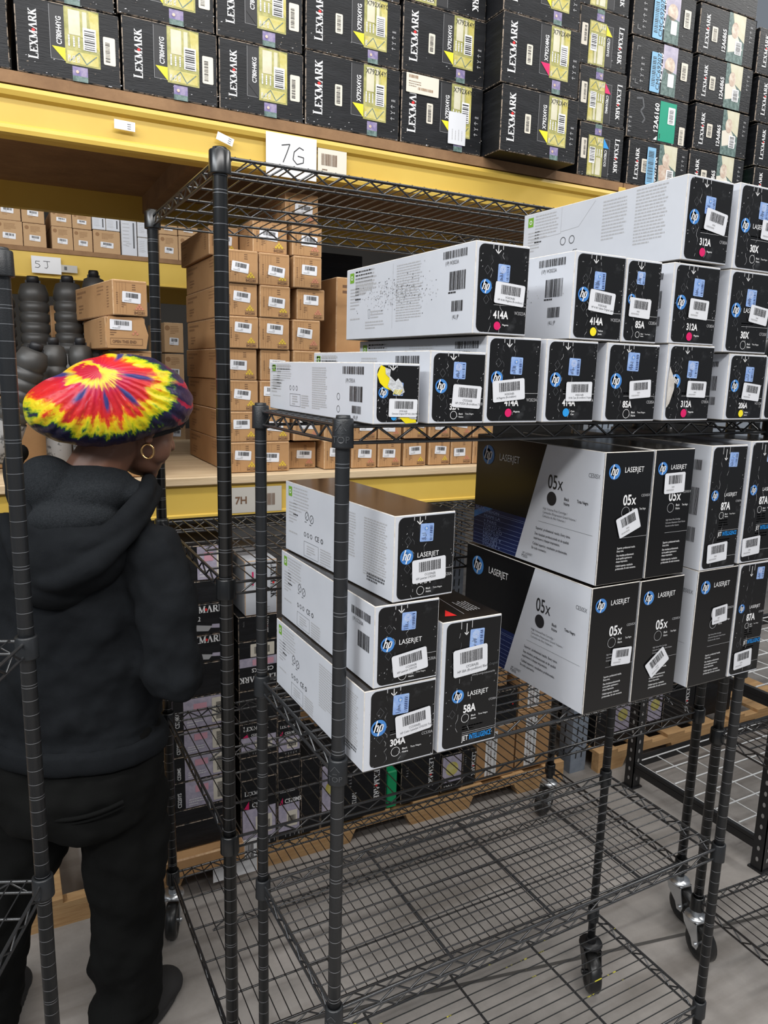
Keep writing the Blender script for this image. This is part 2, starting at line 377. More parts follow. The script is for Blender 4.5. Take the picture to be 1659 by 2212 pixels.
def upright(parent, loc, h):
    b = MB(); w, d, t = 0.078, 0.07, 0.003
    b.box(0, w, 0, t, 0, h, 'upright'); b.box(0, t, t, d, 0, h, 'upright'); b.box(w-t, w, t, d, 0, h, 'upright')
    z = 0.06
    while z < h-0.05:      # slots
        for dx in (0.022, 0.050):
            b.face([(dx, -0.0006, z), (dx+0.006, -0.0006, z), (dx+0.008, -0.0006, z+0.035), (dx+0.002, -0.0006, z+0.035)], 'k')
        b.face([(-0.0006, 0.045, z), (-0.0006, 0.038, z), (-0.0006, 0.036, z+0.035), (-0.0006, 0.043, z+0.035)], 'k')
        z += 0.05
    return b.build('upright', parent, loc)
rk = rack_empty('pallet_rack', -0.85, 1.965, 0)
tag(rk, 'tall yellow-beamed pallet rack carrying the black cartons above and the brown cartons below', 'rack')
for xx in (0.02, 2.81): 
    for yy in (0.02, 0.95): upright(rk, (xx, yy, 0), 2.155)
b1 = beam(2.71, 2.05, 2.158, 'beam', rk, (0.10, -0.01, 2.05)); beam(2.71, 2.074, 2.158, 'beam', rk, (0.10, 1.06, 2.074), flip=True)
beam(2.71, 1.135, 1.225, 'beam', rk, (0.10, -0.01, 1.135), flat=True); beam(2.71, 1.135, 1.225, 'beam', rk, (0.10, 1.06, 1.135), flip=True)
beam(2.0, 0, 0.108, 'beam', rk, (2.895, -0.01, 2.05)); beam(2.0, 0, 0.108, 'beam', rk, (2.895, 1.06, 2.05), flip=True)
bb = MB(); bb.box(0, 2.71, 0, 1.06, 0, 0.027, 'board'); bb.build('deck_board', rk, (0.10, -0.012, 2.158))
bb = MB(); bb.box(0, 2.08, 0, 1.06, 0, 0.027, 'board'); bb.build('deck_board', rk, (2.815, -0.012, 2.158))
bb = MB(); bb.box(0, 2.71, 0, 1.06, 0, 0.024, 'ply'); bb.build('deck_board', rk, (0.10, -0.018, 1.225), bevel=0.003)
for xx in (1.42,):
    bb = MB(); bb.box(0, 0.085, 0, 1.0, 0, 0.06, 'board'); bb.build('cross_support', rk, (xx, 0.04, 2.098))
for xx in (0.4, 1.6, 2.4):
    bb = MB(); bb.box(0, 0.05, 0, 1.0, 0, 0.05, 'yellow'); bb.build('cross_support', rk, (xx, 0.04, 1.175))
# beam end plate
bb = MB(); bb.box(0, 0.03, 0, 0.006, 0, 0.15, 'yellow'); bb.box(0.008, 0.022, -0.004, 0, 0.05, 0.065, 'yellow'); bb.build('beam_connector', rk, (2.792, -0.016, 2.02), bevel=0.002)

def rack_label(x, z, w, h, mats, fn, name, label, cat='label', y=1.951, tilt=0):
    e = rack_empty(name, x, y, z); p = Print((0, 0, 0), (1, 0, 0), (0, 0, 1), (0, -1, 0), step=0.0004)
    if tilt: e.rotation_euler[1] = tilt
    p.mb.box(0, w, 0, 0.0008, 0, h, mats)
    p.build_ = None
    o = p.mb.build('sheet', e)
    q = Print((0, -0.0002, 0), (1, 0, 0), (0, 0, 1), (0, -1, 0), step=0.0003); fn(q); q.mb.build('print', e)
    return tag(e, label, cat)
def f7g(q):
    q.pline([(0.043, 0.078), (0.066, 0.083), (0.058, 0.062), (0.047, 0.036)], 0.0024, 'k')
    q.pline([(0.105, 0.074), (0.093, 0.079), (0.078, 0.066), (0.075, 0.047), (0.086, 0.036), (0.104, 0.042), (0.105, 0.055), (0.088, 0.057)], 0.0024, 'k')
def fcode(w, h):
    def f(q): q.barcode(w*0.12, h*0.40, w*0.55, h*0.42, 'kraft_ink'); q.lines(w*0.15, h*0.22, w*0.4, 1, 0.01, 'kraft_ink', 0.003)
    return f
rack_label(0.712, 2.045, 0.142, 0.106, 'paper', f7g, 'paper_sign', 'white paper sign with handwritten 7G taped to the upper yellow beam', 'sign')
rack_label(0.858, 2.062, 0.085, 0.07, 'cream', fcode(0.085, 0.07), 'barcode_label', 'cream barcode label right of the handwritten paper on the upper beam')
rack_label(0.335, 2.098, 0.048, 0.021, 'paper', lambda q: [q.rect(0.030, 0.004+0.005*i, 0.038, 0.005+0.005*i, 'k') for i in range(3)], 'hang_tag', 'small white tag stuck level on the upper yellow beam, the left one of two', 'tag', tilt=0.03)
rack_label(0.580, 2.112, 0.044, 0.019, 'paper', lambda q: [q.rect(0.030, 0.004+0.005*i, 0.038, 0.005+0.005*i, 'k') for i in range(3)], 'hang_tag', 'small white tag stuck slanting on the upper yellow beam above the cart post', 'tag', tilt=0.30)
def f7h(q):
    q.text('7H', 0.018, 0.026, 0.021, 'kraft_ink', bold=0.02); q.barcode(0.105, 0.018, 0.03, 0.034, 'kraft_ink')
rack_label(0.60, 1.142, 0.155, 0.072, 'greypaper', f7h, 'shelf_sign', 'grey sign reading 7H with a barcode on the lower yellow beam', 'sign')

# ---------------------------------------------------------------- rack across the next aisle
r5 = empty('pallet_rack', (-1.2, 3.9, 0)); tag(r5, 'yellow-beamed rack farther back behind the toner bottles', 'rack')
for xx in (0.0, 3.6):
    for yy in (0.04, 1.0): upright(r5, (xx, yy, 0), 2.035)
beam(3.5, 0, 0.115, 'beam', r5, (0.09, 0, 1.925), flat=True); beam(3.5, 0, 0.115, 'beam', r5, (0.09, 1.05, 1.925), flip=True)
beam(3.5, 0, 0.115, 'beam', r5, (0.09, 0, 1.0)); beam(3.5, 0, 0.115, 'beam', r5, (0.09, 1.05, 1.0), flip=True)
bb = MB(); bb.box(0, 3.5, 0, 1.05, 0, 0.02, 'board'); bb.build('deck_board', r5, (0.09, 0, 2.04)); 
bb = MB(); bb.box(0, 3.5, 0, 1.05, 0, 0.02, 'board'); bb.build('deck_board', r5, (0.09, 0, 1.115))
e = empty('paper_sign', (0.268, 3.888, 1.945)); bb = MB(); bb.box(0, 0.125, 0, 0.001, 0, 0.075, 'paper'); bb.box(0.125, 0.195, 0, 0.0008, 0.012, 0.045, 'greypaper'); bb.build('sheet', e)
q = Print((0, -0.0004, 0), (1, 0, 0), (0, 0, 1), (0, -1, 0))
q.pline([(0.035, 0.052), (0.018, 0.052), (0.017, 0.042), (0.03, 0.04), (0.036, 0.032), (0.028, 0.024), (0.014, 0.025)], 0.0022, 'k')
q.pline([(0.05, 0.054), (0.078, 0.054)], 0.0022, 'k'); q.pline([(0.066, 0.054), (0.068, 0.03), (0.062, 0.023), (0.054, 0.026)], 0.0022, 'k')
q.rect(0.138, 0.022, 0.150, 0.038, 'dg'); q.mb.build('print', e)
tag(e, 'white paper sign with handwritten 5J on the far yellow beam', 'sign')

# ---------------------------------------------------------------- small kraft boxes on the far rack
ORD = ['first', 'second', 'third', 'fourth', 'fifth', 'sixth', 'seventh', 'eighth', 'ninth', 'tenth', 'eleventh', 'twelfth']
def kraft_small(x0, x1, z0, z1, y, label, white=False, d=0.30, group='small cartons on the far rack'):
    w, h = x1-x0, z1-z0
    e = empty('carton', (x0, y, z0)); mb = MB(); mb.box(0, w, 0, d, 0, h, 'hpwhite' if white else 'kraft_pale'); mb.build('box_body', e, bevel=0.002, bmat='hpwear' if white else 'kraft_edge')
    q = Print((0, 0, 0), (1, 0, 0), (0, 0, 1), (0, -1, 0), step=0.0004)
    ink = 'g' if white else 'kraft_ink2'
    if not white: 
        q.disc(w*0.16, h*0.82, h*0.085, 'kraft_ink2'); q.lines(w*0.32, h*0.86, w*0.5, 5, h*0.055, ink, h*0.02, seed=int(x0*900))
    else:
        q.rect(w*0.75, h*0.2, w*0.85, h*0.85, 'dg'); q.lines(w*0.1, h*0.8, w*0.5, 7, h*0.09, 'g', h*0.02, seed=int(x0*900))
    q.lines(w*0.3, h*0.3, w*0.4, 2, h*0.06, ink, h*0.02, seed=4)
    q.mb.build('print', e)
    if not white:
        q = Print((0, 0, 0), (1, 0, 0), (0, 0, 1), (0, -1, 0), step=0.0005); q.sticker(w*0.5, h*(0.45 if z0 > 2.1 else 0.38), w*0.48, h*0.24, -0.05, seed=int(x0*1000)); q.mb.build('barcode_sticker', e)
    tag(e, label, 'box', group)
FB = [(0.130, 0.240, 2.060, 2.165, 0, 'leftmost small brown carton in the bottom row on the far beam'), (0.243, 0.338, 2.060, 2.162, 0, 'second small brown carton from the left on the far beam'),
 (0.130, 0.236, 2.166, 2.262, 0, 'leftmost small brown carton in the top row over the far beam'), (0.240, 0.334, 2.164, 2.258, 0, 'small brown carton topping the second stack over the far beam'),
 (0.362, 0.452, 2.060, 2.160, 0, 'small brown carton at the bottom just right of the dark gap on the far beam'), (0.455, 0.538, 2.060, 2.158, 0, 'small brown carton at the bottom two right of the dark gap'),
 (0.362, 0.450, 2.161, 2.232, 0, 'small brown carton on top just right of the dark gap'), (0.453, 0.536, 2.160, 2.230, 0, 'small brown carton on top two right of the dark gap, beside a white one'),
 (0.542, 0.664, 2.060, 2.164, 0, 'wider brown carton on the far beam just left of the white cartons'), (0.540, 0.600, 2.166, 2.225, 1, 'small white carton resting on the wider brown carton of the far beam'),
 (0.602, 0.664, 2.166, 2.223, 1, 'plain white carton beside another white one atop the wider brown carton'), (0.670, 0.742, 2.060, 2.240, 1, 'tall white carton with a dark side stripe on the far beam'),
 (0.746, 0.806, 2.060, 2.150, 1, 'low white carton right of the tall white one on the far beam'), (0.746, 0.806, 2.152, 2.236, 1, 'white carton stacked on the low white one near the cart post'),
 (0.85, 0.940, 2.060, 2.175, 0, 'brown carton on the far beam seen between the two left cart posts, bottom left'), (0.943, 1.065, 2.060, 2.178, 0, 'brown carton on the far beam seen just left of the near cart post'),
 (0.85, 0.938, 2.177, 2.240, 0, 'brown carton stacked second on the far beam between the cart posts'), (0.943, 1.04, 2.180, 2.235, 0, 'flat brown carton stacked by the near cart post on the far beam')]
for a in FB: kraft_small(a[0], a[1], a[2], a[3], 3.905, a[5], bool(a[4]))
for i in range(4):
    kraft_small(0.86, 0.955, 1.142+0.155*i, 1.290+0.155*i, 3.905, 'brown carton %s from the bottom of a far stack seen between the left cart posts' % ORD[i], d=0.4, group='far stack between the left posts')

# ---------------------------------------------------------------- black cartons of the upper level
def icons(q, u, v, h, n=4, a=0, mt='g'):
    """row of little handling symbols"""
    for i in range(n):
        x = i*h*1.0
        def T(p): return tuple(Vector(q.rot(p, 0, 0, a))+Vector((u, v)))
        S = [[((x, 0), (x, h*.8)), ((x-h*.22, h*.55), (x, h*.8)), ((x+h*.22, h*.55), (x, h*.8))],
             [((x, 0), (x, h*.45)), ((x-h*.25, h*.8), (x, h*.45)), ((x+h*.25, h*.8), (x, h*.45)), ((x-h*.15, 0), (x+h*.15, 0))],
             [((x, 0), (x, h*.7)), ((x-h*.28, h*.5), (x, h*.8)), ((x+h*.28, h*.5), (x, h*.8))],
             [((x-h*.2, 0), (x+h*.2, 0)), ((x-h*.2, h*.3), (x+h*.2, h*.3)), ((x-h*.2, h*.6), (x+h*.2, h*.6)), ((x, 0), (x, h*.75))]][i % 4]
        for p0, p1 in S: q.line(*T(p0), *T(p1), h*0.09, mt, 2)
def lex_print(w, h, kind, code='', acc='ylw', flip=False, extra=None):
    if flip: q = Print((w, 0, h), (-1, 0, 0), (0, 0, -1), (0, -1, 0), step=0.0004)
    else: q = Print((0, 0, 0), (1, 0, 0), (0, 0, 1), (0, -1, 0), step=0.0004)
    U = PI/2
    if kind in 'CX':
        lw = 0.66*h if kind == 'C' else 0.74*h
        q.serif('LEXMARK', w*(0.20 if kind == 'C' else 0.17), h*(0.16 if kind == 'X' else 0.20), lw/5.05, 'w', U, sx=1.0)
        px0 = w*(0.34 if kind == 'C' else 0.50); a, b_, c_ = px0, px0+w*0.14, px0+w*(0.36 if kind == 'C' else 0.30)
        if kind == 'C': a, b_, c_ = w*0.32, w*0.46, w*0.80
        else: a, b_, c_ = w*0.47, w*0.60, w*0.85
        v0, v1 = h*0.22, h*0.98
        q.rect(a, v0+h*0.03, b_, v1-h*0.02, 'k', 1)
        for p, r in (((a, v0+h*.03), (a, v1-h*.02)), ((a, v0+h*.03), (b_, v0+h*.03))): q.line(*p, *r, 0.0006, 'g', 2)
        q.rect(b_, v0, c_, v1, 'olive', 1)
        q.rect(b_+(c_-b_)*0.12, h*0.62, c_-(c_-b_)*0.35, h*0.95, 'sand', 2)
        q.rect(b_+(c_-b_)*0.45, h*0.60, b_+(c_-b_)*0.52, h*0.97, 'olive', 3)
        q.poly([(c_-(c_-b_)*0.02, h*0.95), (c_-(c_-b_)*0.30, h*0.97), (c_-(c_-b_)*0.22, h*0.55), (c_, h*0.45)], 'olive2', 2)
        q.rect(b_+(c_-b_)*0.05, h*0.24, c_-(c_-b_)*0.05, h*0.40, 'olive2', 2)
        q.pline([(b_+(c_-b_)*0.1, h*.25), (b_+(c_-b_)*0.4, h*.39), (b_+(c_-b_)*0.6, h*.25), (b_+(c_-b_)*0.9, h*.38)], 0.002, 'dgreen', 3)
        # code, small type, triangle
        q.text(code, a+(b_-a)*0.78, h*0.45, w*(0.052 if kind == 'C' else 0.046), 'w', 3, U, bold=0.02, sx=0.78)
        q.poly([(a+(b_-a)*0.10, h*0.42), (b_, h*0.42), (b_, h*0.24)], acc, 3)
        for i in range(3): q.lines(b_+(c_-b_)*(0.14+0.14*i), h*0.46, h*0.30, 1, .01, 'w', 0.0035, U, 3, i+2, 1)
        for i in range(3): q.text(('C780', 'C782', 'X782.') [i] if kind == 'C' else 'X792', b_+(c_-b_)*(0.14+0.13*i), h*0.25, 0.0058, 'w', 4, U, bold=0.01, sx=.8) if (kind == 'C' or i == 0) else None
        q.rect(b_+(c_-b_)*0.52, h*0.44, b_+(c_-b_)*0.90, h*0.74, 'w', 3); 
        for i in range(9): q.rect(b_+(c_-b_)*0.56, h*(0.455+0.03*i), b_+(c_-b_)*0.86, h*(0.455+0.03*i)+h*random.choice((.008, .012, .018)), 'k', 4)
        # little picture strip wrapping under
        q.rect(b_+(c_-b_)*0.18, 0, b_+(c_-b_)*0.62, h*0.20, 'purp', 1); q.rect(b_+(c_-b_)*0.18, 0, b_+(c_-b_)*0.62, h*0.075, 'dgreen', 2)
        q.disc(b_+(c_-b_)*0.32, h*0.13, h*0.022, 'skinp', 3)
        if kind == 'C':
            q.rrect(w*0.835, h*0.30, w*0.955, h*0.68, 0.003, 'cream', 2); q.mb and None
            for i in range(14): q.rect(w*0.855, h*(0.34+0.02*i), w*0.90, h*(0.34+0.02*i)+h*random.choice((.005, .009, .012)), 'k', 3)
        else:
            q.rrect(w*0.30, h*0.33, w*0.375, h*0.62, 0.003, 'cream', 2)
            for i in range(12): q.rect(w*0.315, h*(0.36+0.02*i), w*0.355, h*(0.36+0.02*i)+h*random.choice((.005, .009, .012)), 'k', 3)
            q.text(code, b_+w*0.02, h*0.865, h*0.075, 'k', 4, 0, sx=0.85)
            icons(q, w*0.945, h*0.30, h*0.085, 4, U)
    elif kind == 'S':       # sideways 12A style with portrait
        q.rect(w*0.50, 0, w*0.80, h, 'dgreen', 1)
        q.poly([(w*0.56, h), (w*0.80, h), (w*0.80, h*0.45), (w*0.62, h*0.62)], 'sand', 2)
        q.disc(w*0.62, h*0.66, h*0.12, 'skinp', 3, ry=h*0.16)
        q.poly([(w*0.50, h*0.52), (w*0.66, h*0.60), (w*0.78, h*0.30), (w*0.52, h*0.18)], 'skinp' if extra else 'cream', 2)
        q.text(code, w*0.47, h*0.14, w*0.066, 'w', 3, U, bold=0.02, sx=0.80)
        q.rrect(w*0.64, h*0.18, w*0.76, h*0.46, 0.003, 'w', 3)
        for i in range(9): q.rect(w*0.66, h*(0.20+0.027*i), w*0.74, h*(0.20+0.027*i)+h*random.choice((.008, .014)), 'k', 4)
        q.serif('LEXMARK', w*0.17, h*0.12, h*0.66/4.75, 'w', U)
        q.rrect(w*0.22, h*0.30, w*0.32, h*0.60, 0.003, 'cream', 3)
        for i in range(11): q.rect(w*0.24, h*(0.325+0.022*i), w*0.30, h*(0.325+0.022*i)+h*random.choice((.006, .011)), 'k', 4)
        icons(q, w*0.93, h*0.52, h*0.10, 4, U)
        if extra == 'blue':
            q.rrect(w*0.30, h*0.05, w*0.44, h*0.88, 0.003, 'bstk', 5)
            for i in range(22): q.rect(w*0.32, h*(0.12+0.032*i), w*0.41, h*(0.12+0.032*i)+h*random.choice((.008, .016)), 'k', 6)
    elif kind == 'T':       # 12A57 with blue sticker
        q.rect(w*0.50, h*0.02, w*0.74, h, 'lav', 1); q.disc(w*0.62, h*0.62, h*0.15, 'skinp', 2, ry=h*0.16); q.rect(w*0.50, h*0.02, w*0.74, h*0.28, 'dgreen', 2)
        q.poly([(w*0.52, h*0.55), (w*0.74, h*0.48), (w*0.74, h*0.28), (w*0.50, h*0.28)], 'dgreen', 2)
        q.text(code, w*0.495, h*0.22, w*0.08, 'w', 3, U, bold=0.02, sx=0.85)
        q.rrect(w*0.60, h*0.20, w*0.70, h*0.46, 0.003, 'w', 4); q.rrect(w*0.81, h*0.40, w*0.92, h*0.75, 0.003, 'cream', 4)
        for i in range(10): q.rect(w*0.83, h*(0.43+0.028*i), w*0.89, h*(0.43+0.028*i)+h*random.choice((.007, .013)), 'k', 5)
        q.rrect(w*0.31, h*0.03, w*0.47, h*0.80, 0.003, 'bstk', 5)
        for i in range(18): q.rect(w*0.33, h*(0.14+0.033*i), w*0.39, h*(0.14+0.033*i)+h*random.choice((.009, .016)), 'k', 6)
        q.text(extra, w*0.465, h*0.08, w*0.062, 'k', 6, U)
        icons(q, w*0.20, h*0.18, h*0.11, 5, U)
        q.pline([(w*0.08, h*.2), (w*0.08, h*.12), (w*0.13, h*.12)], 0.0012, 'g'); q.pline([(w*0.08, h*.75), (w*0.08, h*.83), (w*0.13, h*.83)], 0.0012, 'g')
    elif kind == 'G':       # teal label
        q.rect(w*0.52, h*0.05, w*0.80, h*0.92, 'teal', 1); q.text(code, w*0.50, h*0.20, w*0.075, 'w', 3, U, bold=0.02, sx=0.9)
        q.poly([(w*0.44, h*0.05), (w*0.50, h*0.05), (w*0.50, h*0.14)], 'w', 2)
        q.rrect(w*0.66, h*0.45, w*0.78, h*0.82, 0.003, 'w', 3)
        for i in range(10): q.rect(w*0.68, h*(0.48+0.031*i), w*0.75, h*(0.48+0.031*i)+h*random.choice((.007, .013)), 'k', 4)
        q.lines(w*0.55, h*0.1, h*0.25, 1, 0.01, 'k', 0.003, U, 3); q.rrect(w*0.87, h*0.05, w*0.97, h*0.45, 0.003, 'cream', 3)
        for i in range(11): q.rect(w*0.89, h*(0.08+0.03*i), w*0.94, h*(0.08+0.03*i)+h*random.choice((.007, .013)), 'k', 4)
        q.pline([(w*.12, h*.85), (w*.22, h*.88), (w*.25, h*.7), (w*.2, h*.6), (w*.28, h*.45), (w*.24, h*.35)], 0.006, 'dg'); icons(q, w*0.06, h*0.12, h*0.1, 4, U)
    elif kind == 'V':       # only the name, running up
        q.serif('LEXMARK', w*0.16, h*0.16, h*0.68/4.75, 'w', U)
    return q
def lex_box(x0, x1, z0, z1, y, kind, label, code='', acc='ylw', flip=False, extra=None, d=0.34, group=None, yaw=0.0, mt='lex'):
    w, h = x1-x0, z1-z0
    e = rack_empty('cartridge_carton', x0, y, z0, yaw)
    mb = MB(); mb.box(0, w, 0, d, 0, h, mt); mb.build('box_body', e, bevel=0.0022, bmat='wear')
    # flap seams on the face
    q = lex_print(w, h, kind, code, acc, flip, extra); q.mb.build('front_print', e)
    # worn patches
    s_ = Print((0, 0, 0), (1, 0, 0), (0, 0, 1), (0, -1, 0), step=0.0003); rd = random.Random(int(x0*1000+z0*77))
    for i in range(26):
        u, v = w*rd.random()**2, h*rd.random()**2.2*0.25
        if rd.random() < .4: u = w-u
        l = rd.uniform(.001, .005); s_.poly([(u, v), (u+l, v+l*.2), (u+l*.8, v+l*.6), (u+l*.1, v+l*.4)], 'g' if rd.random() < .5 else 'wear', 1)
    s_.mb.build('scuff_marks', e)
    tag(e, label, 'box', group)
    return e
Z = 2.186
UG = 'black printed cartons on the upper rack level'
yu = 1.951
lex_box(-0.10, 0.118, Z, Z+.16, yu, 'V', 'black carton cut off by the left edge of the picture on the upper level', d=.4)
lex_box(0.133, 0.354, Z, 2.343, yu, 'C', 'black carton with a yellow triangle, leftmost whole one in the bottom upper row', 'C780H4YG')
lex_box(0.360, 0.586, Z, 2.350, yu, 'C', 'black carton with a yellow triangle, second whole one in the bottom upper row', 'C780H4YG')
lex_box(0.591, 0.815, Z, 2.350, yu, 'C', 'black carton with an unfilled triangle, bottom row right over the two cart posts', 'C780H4KG', acc='k')
lex_box(0.821, 1.103, Z, 2.367, yu, 'X', 'wide black carton with a yellow triangle directly over the handwritten paper sign', 'X792X4YG')
a5 = lex_box(1.109, 1.382, Z, 2.370, yu, 'X', 'black carton with two extra pale stickers covering its face, bottom row', 'X792X4YG')
q = Print((0, -0.0026, 0), (1, 0, 0), (0, 0, 1), (0, -1, 0), step=0.0004)
q.rrect(0.012, 0.132, 0.118, 0.182, 0.002, 'cream', 1); q.barcode(0.020, 0.170, 0.03, 0.008, 'kraft_ink2'); q.barcode(0.050, 0.142, 0.05, 0.007, 'kraft_ink2'); q.lines(.02, .160, .05, 3, .006, 'kraft_ink2')
q.mb.build('cream_shipping_sticker', a5)
q = Print((0, -0.0026, 0), (1, 0, 0), (0, 0, 1), (0, -1, 0), step=0.0004); q.rrect(0.155, 0.018, 0.215, 0.105, 0.002, 'stk', 1)
for i in range(4): q.lines(0.170+.011*i, 0.030, 0.06, 1, .01, 'g', 0.0018, PI/2, 2, i)
q.mb.build('white_shipping_sticker', a5)
lex_box(1.392, 1.676, 2.186, 2.365, 1.868, 'X', 'black yellow-triangle carton jutting out past the beam in the bottom row', 'X792X4YG', d=.34)
lex_box(1.758, 1.946, Z, 2.346, yu, 'C', 'upside-down black carton with a cyan triangle at the bottom beside the rack upright', 'C782X1CG', acc='cya', flip=True)
lex_box(0.821, 1.100, 2.369, 2.532, yu, 'X', 'wide black carton in the second row directly above the one over the paper sign', 'X792X4YG')
lex_box(1.108, 1.382, 2.372, 2.548, yu, 'X', 'black carton stacked on the one with the two extra pale stickers', 'X792X4YG')
lex_box(1.384, 1.669, 2.368, 2.552, 1.868, 'X', 'black carton with a magenta triangle jutting out in the second row', 'X792X4MG', acc='mag')
lex_box(1.742, 1.940, 2.348, 2.510, yu, 'C', 'upside-down black carton with a magenta triangle, middle of the column by the upright', 'C782X4MG', acc='mag', flip=True)
lex_box(1.728, 1.930, 2.512, 2.676, yu, 'C', 'upside-down black carton with a yellow triangle, third up in the column by the upright', 'C782X4YG', flip=True)
lex_box(0.120, 0.345, 2.345, 2.51, yu, 'C', 'black carton cut by the top edge above the leftmost whole one', 'C780H4YG')
lex_box(0.352, 0.580, 2.352, 2.52, yu, 'C', 'black carton cut by the top edge, above the second whole one of the bottom row', 'C780H4YG')
lex_box(0.586, 0.812, 2.352, 2.52, yu, 'C', 'black carton with unfilled triangle cut by the top edge, third in the second row', 'C780H4KG', acc='k')
lex_box(0.815, 1.095, 2.534, 2.70, yu, 'X', 'third-row black carton showing only its bottom strip above the paper sign', 'X792X4YG')
lex_box(1.100, 1.378, 2.550, 2.72, yu, 'X', 'third-row black carton showing its lower edge left of the jutting ones', 'X792X4YG', flip=True)
lex_box(1.384, 1.66, 2.555, 2.73, 1.872, 'X', 'black carton atop the jutting magenta-triangle carton, cut by the top edge', 'X792X4YG')
lex_box(1.722, 1.925, 2.678, 2.84, yu, 'C', 'upside-down black carton topmost in the column by the upright', 'C782X4CG', acc='cya', flip=True)
K = 1.0
def far(x): return x*K
def zf(z): return z-0.016
G2 = 'black cartons right of the rack upright'
def lb2(x0, x1, z0, z1, kind, label, **k): lex_box(far(x0), far(x1), zf(z0), zf(z1), 1.951, kind, label, d=.36, **k)
lb2(1.972, 2.250, 2.202, 2.345, 'S', 'black carton with a blue sticker at the bottom just right of the rack upright', code='64015HA', extra='blue')
lb2(2.258, 2.540, 2.202, 2.352, 'S', 'black portrait carton at the bottom right, partly hidden by the tall white carton', code='12A6865')
lb2(2.600, 2.880, 2.202, 2.342, 'V', 'black carton by the right picture edge, lowest of four')
lb2(1.955, 2.228, 2.347, 2.490, 'G', 'black carton with a green label, second up right of the rack upright', code='12A6160')
lb2(1.952, 2.229, 2.494, 2.650, 'T', 'black carton with a blue sticker above the green-labelled one', code='12A5745', extra='CMC6920733')
lb2(1.945, 2.222, 2.654, 2.81, 'T', 'black carton with a blue sticker topmost right of the upright, cut by the frame', code='12A5745', extra='CMC6920774')
lb2(2.266, 2.542, 2.356, 2.504, 'S', 'black portrait carton second up in the column near the right edge', code='12A6865')
lb2(2.256, 2.536, 2.510, 2.654, 'S', 'black portrait carton third up in the column near the right edge', code='12A6865')
lb2(2.245, 2.526, 2.658, 2.812, 'S', 'black portrait carton fourth up in the column near the right edge', code='12A6865')
lb2(2.240, 2.520, 2.816, 2.95, 'V', 'black carton topmost in the portrait column, only its underside edge in view')
lb2(2.590, 2.88, 2.346, 2.490, 'V', 'black carton by the right picture edge, second of four from the bottom')
lb2(2.570, 2.87, 2.494, 2.645, 'V', 'black carton by the right picture edge, third of four from the bottom')
lb2(2.548, 2.85, 2.650, 2.80, 'V', 'black carton by the right picture edge, topmost of four')
for i, zz in enumerate((2.24, 2.31)):
    e = rack_empty('green_carton', 2.545, 2.00, zf(2.202)+0.073*i); bb = MB(); bb.box(0, .048, 0, .25, 0, .070, 'brightgreen'); bb.build('box_body', e, bevel=.004)
    tag(e, 'bright green narrow carton wedged between black cartons at the right, the %s of two' % ('lower', 'upper')[i], 'box', 'green cartons at the right')

# ---------------------------------------------------------------- kraft cartridge boxes on the lower level
_kp = {}
def kraft_parts(w, h, d, variant, par):
    key = (round(w, 3), round(h, 3), round(d, 3), variant)
    if key in _kp:
        for o in _kp[key]:
            c = o.copy(); C.objects.link(c); c.parent = par
            if o.name.startswith('barcode_sticker'):
                c.location = (random.uniform(-.008, .006), 0, random.uniform(-.010, .008)); c.rotation_euler = (0, random.uniform(-.07, .09), 0)
        return
    rd = random.Random(hash(key) % 1000)
    out = []
    mb = MB(); mb.box(0, w, 0, d, 0, h, 'kraft'); out.append(mb.build('box_body', par, bevel=0.0022, bmat='kraft_edge'))
    q = Print((0, 0, 0), (1, 0, 0), (0, 0, 1), (0, -1, 0), step=0.0004)
    for f in (0.12, 0.20, 0.28, 0.38): q.line(w*f, h*0.06, w*f, h*0.94, 0.0005, 'kraft_ink2')
    q.line(w*.06, h*.93, w*.94, h*.93, .0005, 'kraft_ink2')
    for i in range(3): q.lines(w*0.56, h*(0.86-0.065*i), w*0.22, 1, 0.01, 'kraft_ink', 0.0022, seed=i+3, full=1)
    for i in range(7): q.lines(w*0.10, h*(0.62-0.05*i), w*0.10, 1, 0.01, 'kraft_ink', 0.0018, seed=i, full=1)
    q.lines(w*0.24, h*0.40, w*0.14, 4, h*0.055, 'kraft_ink', 0.0016)
    col = 'ylw' if variant in ('y', 'f') else 'mag'
    num = '842280' if variant in ('y', 'f') else '842281'
    dc = 'kdoty' if col == 'ylw' else 'kdotm'
    for (du, dv) in ((0, 1), (-1, 0), (1, 0), (-2, -1), (0, -1), (2, -1)): q.disc(w*0.76+du*w*0.045, h*0.26+dv*h*0.055, w*0.035, dc, 2, n=10)
    q.line(w*0.58, h*0.165, w*0.94, h*0.165, .0005, 'kraft_ink'); q.text(num, w*0.60, h*0.055, h*0.085, 'kraft_ink', 2, bold=0.02, sx=0.95)
    out.append(q.mb.build('front_print', par))
    s_ = Print((0, d, 0), (0, -1, 0), (0, 0, 1), (-1, 0, 0), step=0.0004)
    s_.lines(d*.06, h*.80, d*.3, 2, h*.13, 'kraft_ink2', h*.07, seed=5); s_.lines(d*.1, h*.4, d*.16, 3, h*.1, 'kraft_ink2', h*.05)
    for i in range(8): s_.lines(d*.86, h*(.8-.08*i), d*.10, 1, .01, 'kraft_ink2', h*.035, seed=i)
    s_.lines(d*.62, h*.85, d*.2, 3, h*.1, 'kraft_ink2', h*.03, seed=9)
    out.append(s_.mb.build('side_print', par))
    q = Print((0, 0, 0), (1, 0, 0), (0, 0, 1), (0, -1, 0), step=0.0005)
    a = {'y': -0.07, 'm': -0.05, 'f': 0.04}[variant]
    q.sticker(w*(0.50+rd.uniform(-.05, .08)), h*(0.55+rd.uniform(-.1, .05)), w*0.54, h*0.31, a, seed=5); out.append(q.mb.build('barcode_sticker', par))
    _kp[key] = out
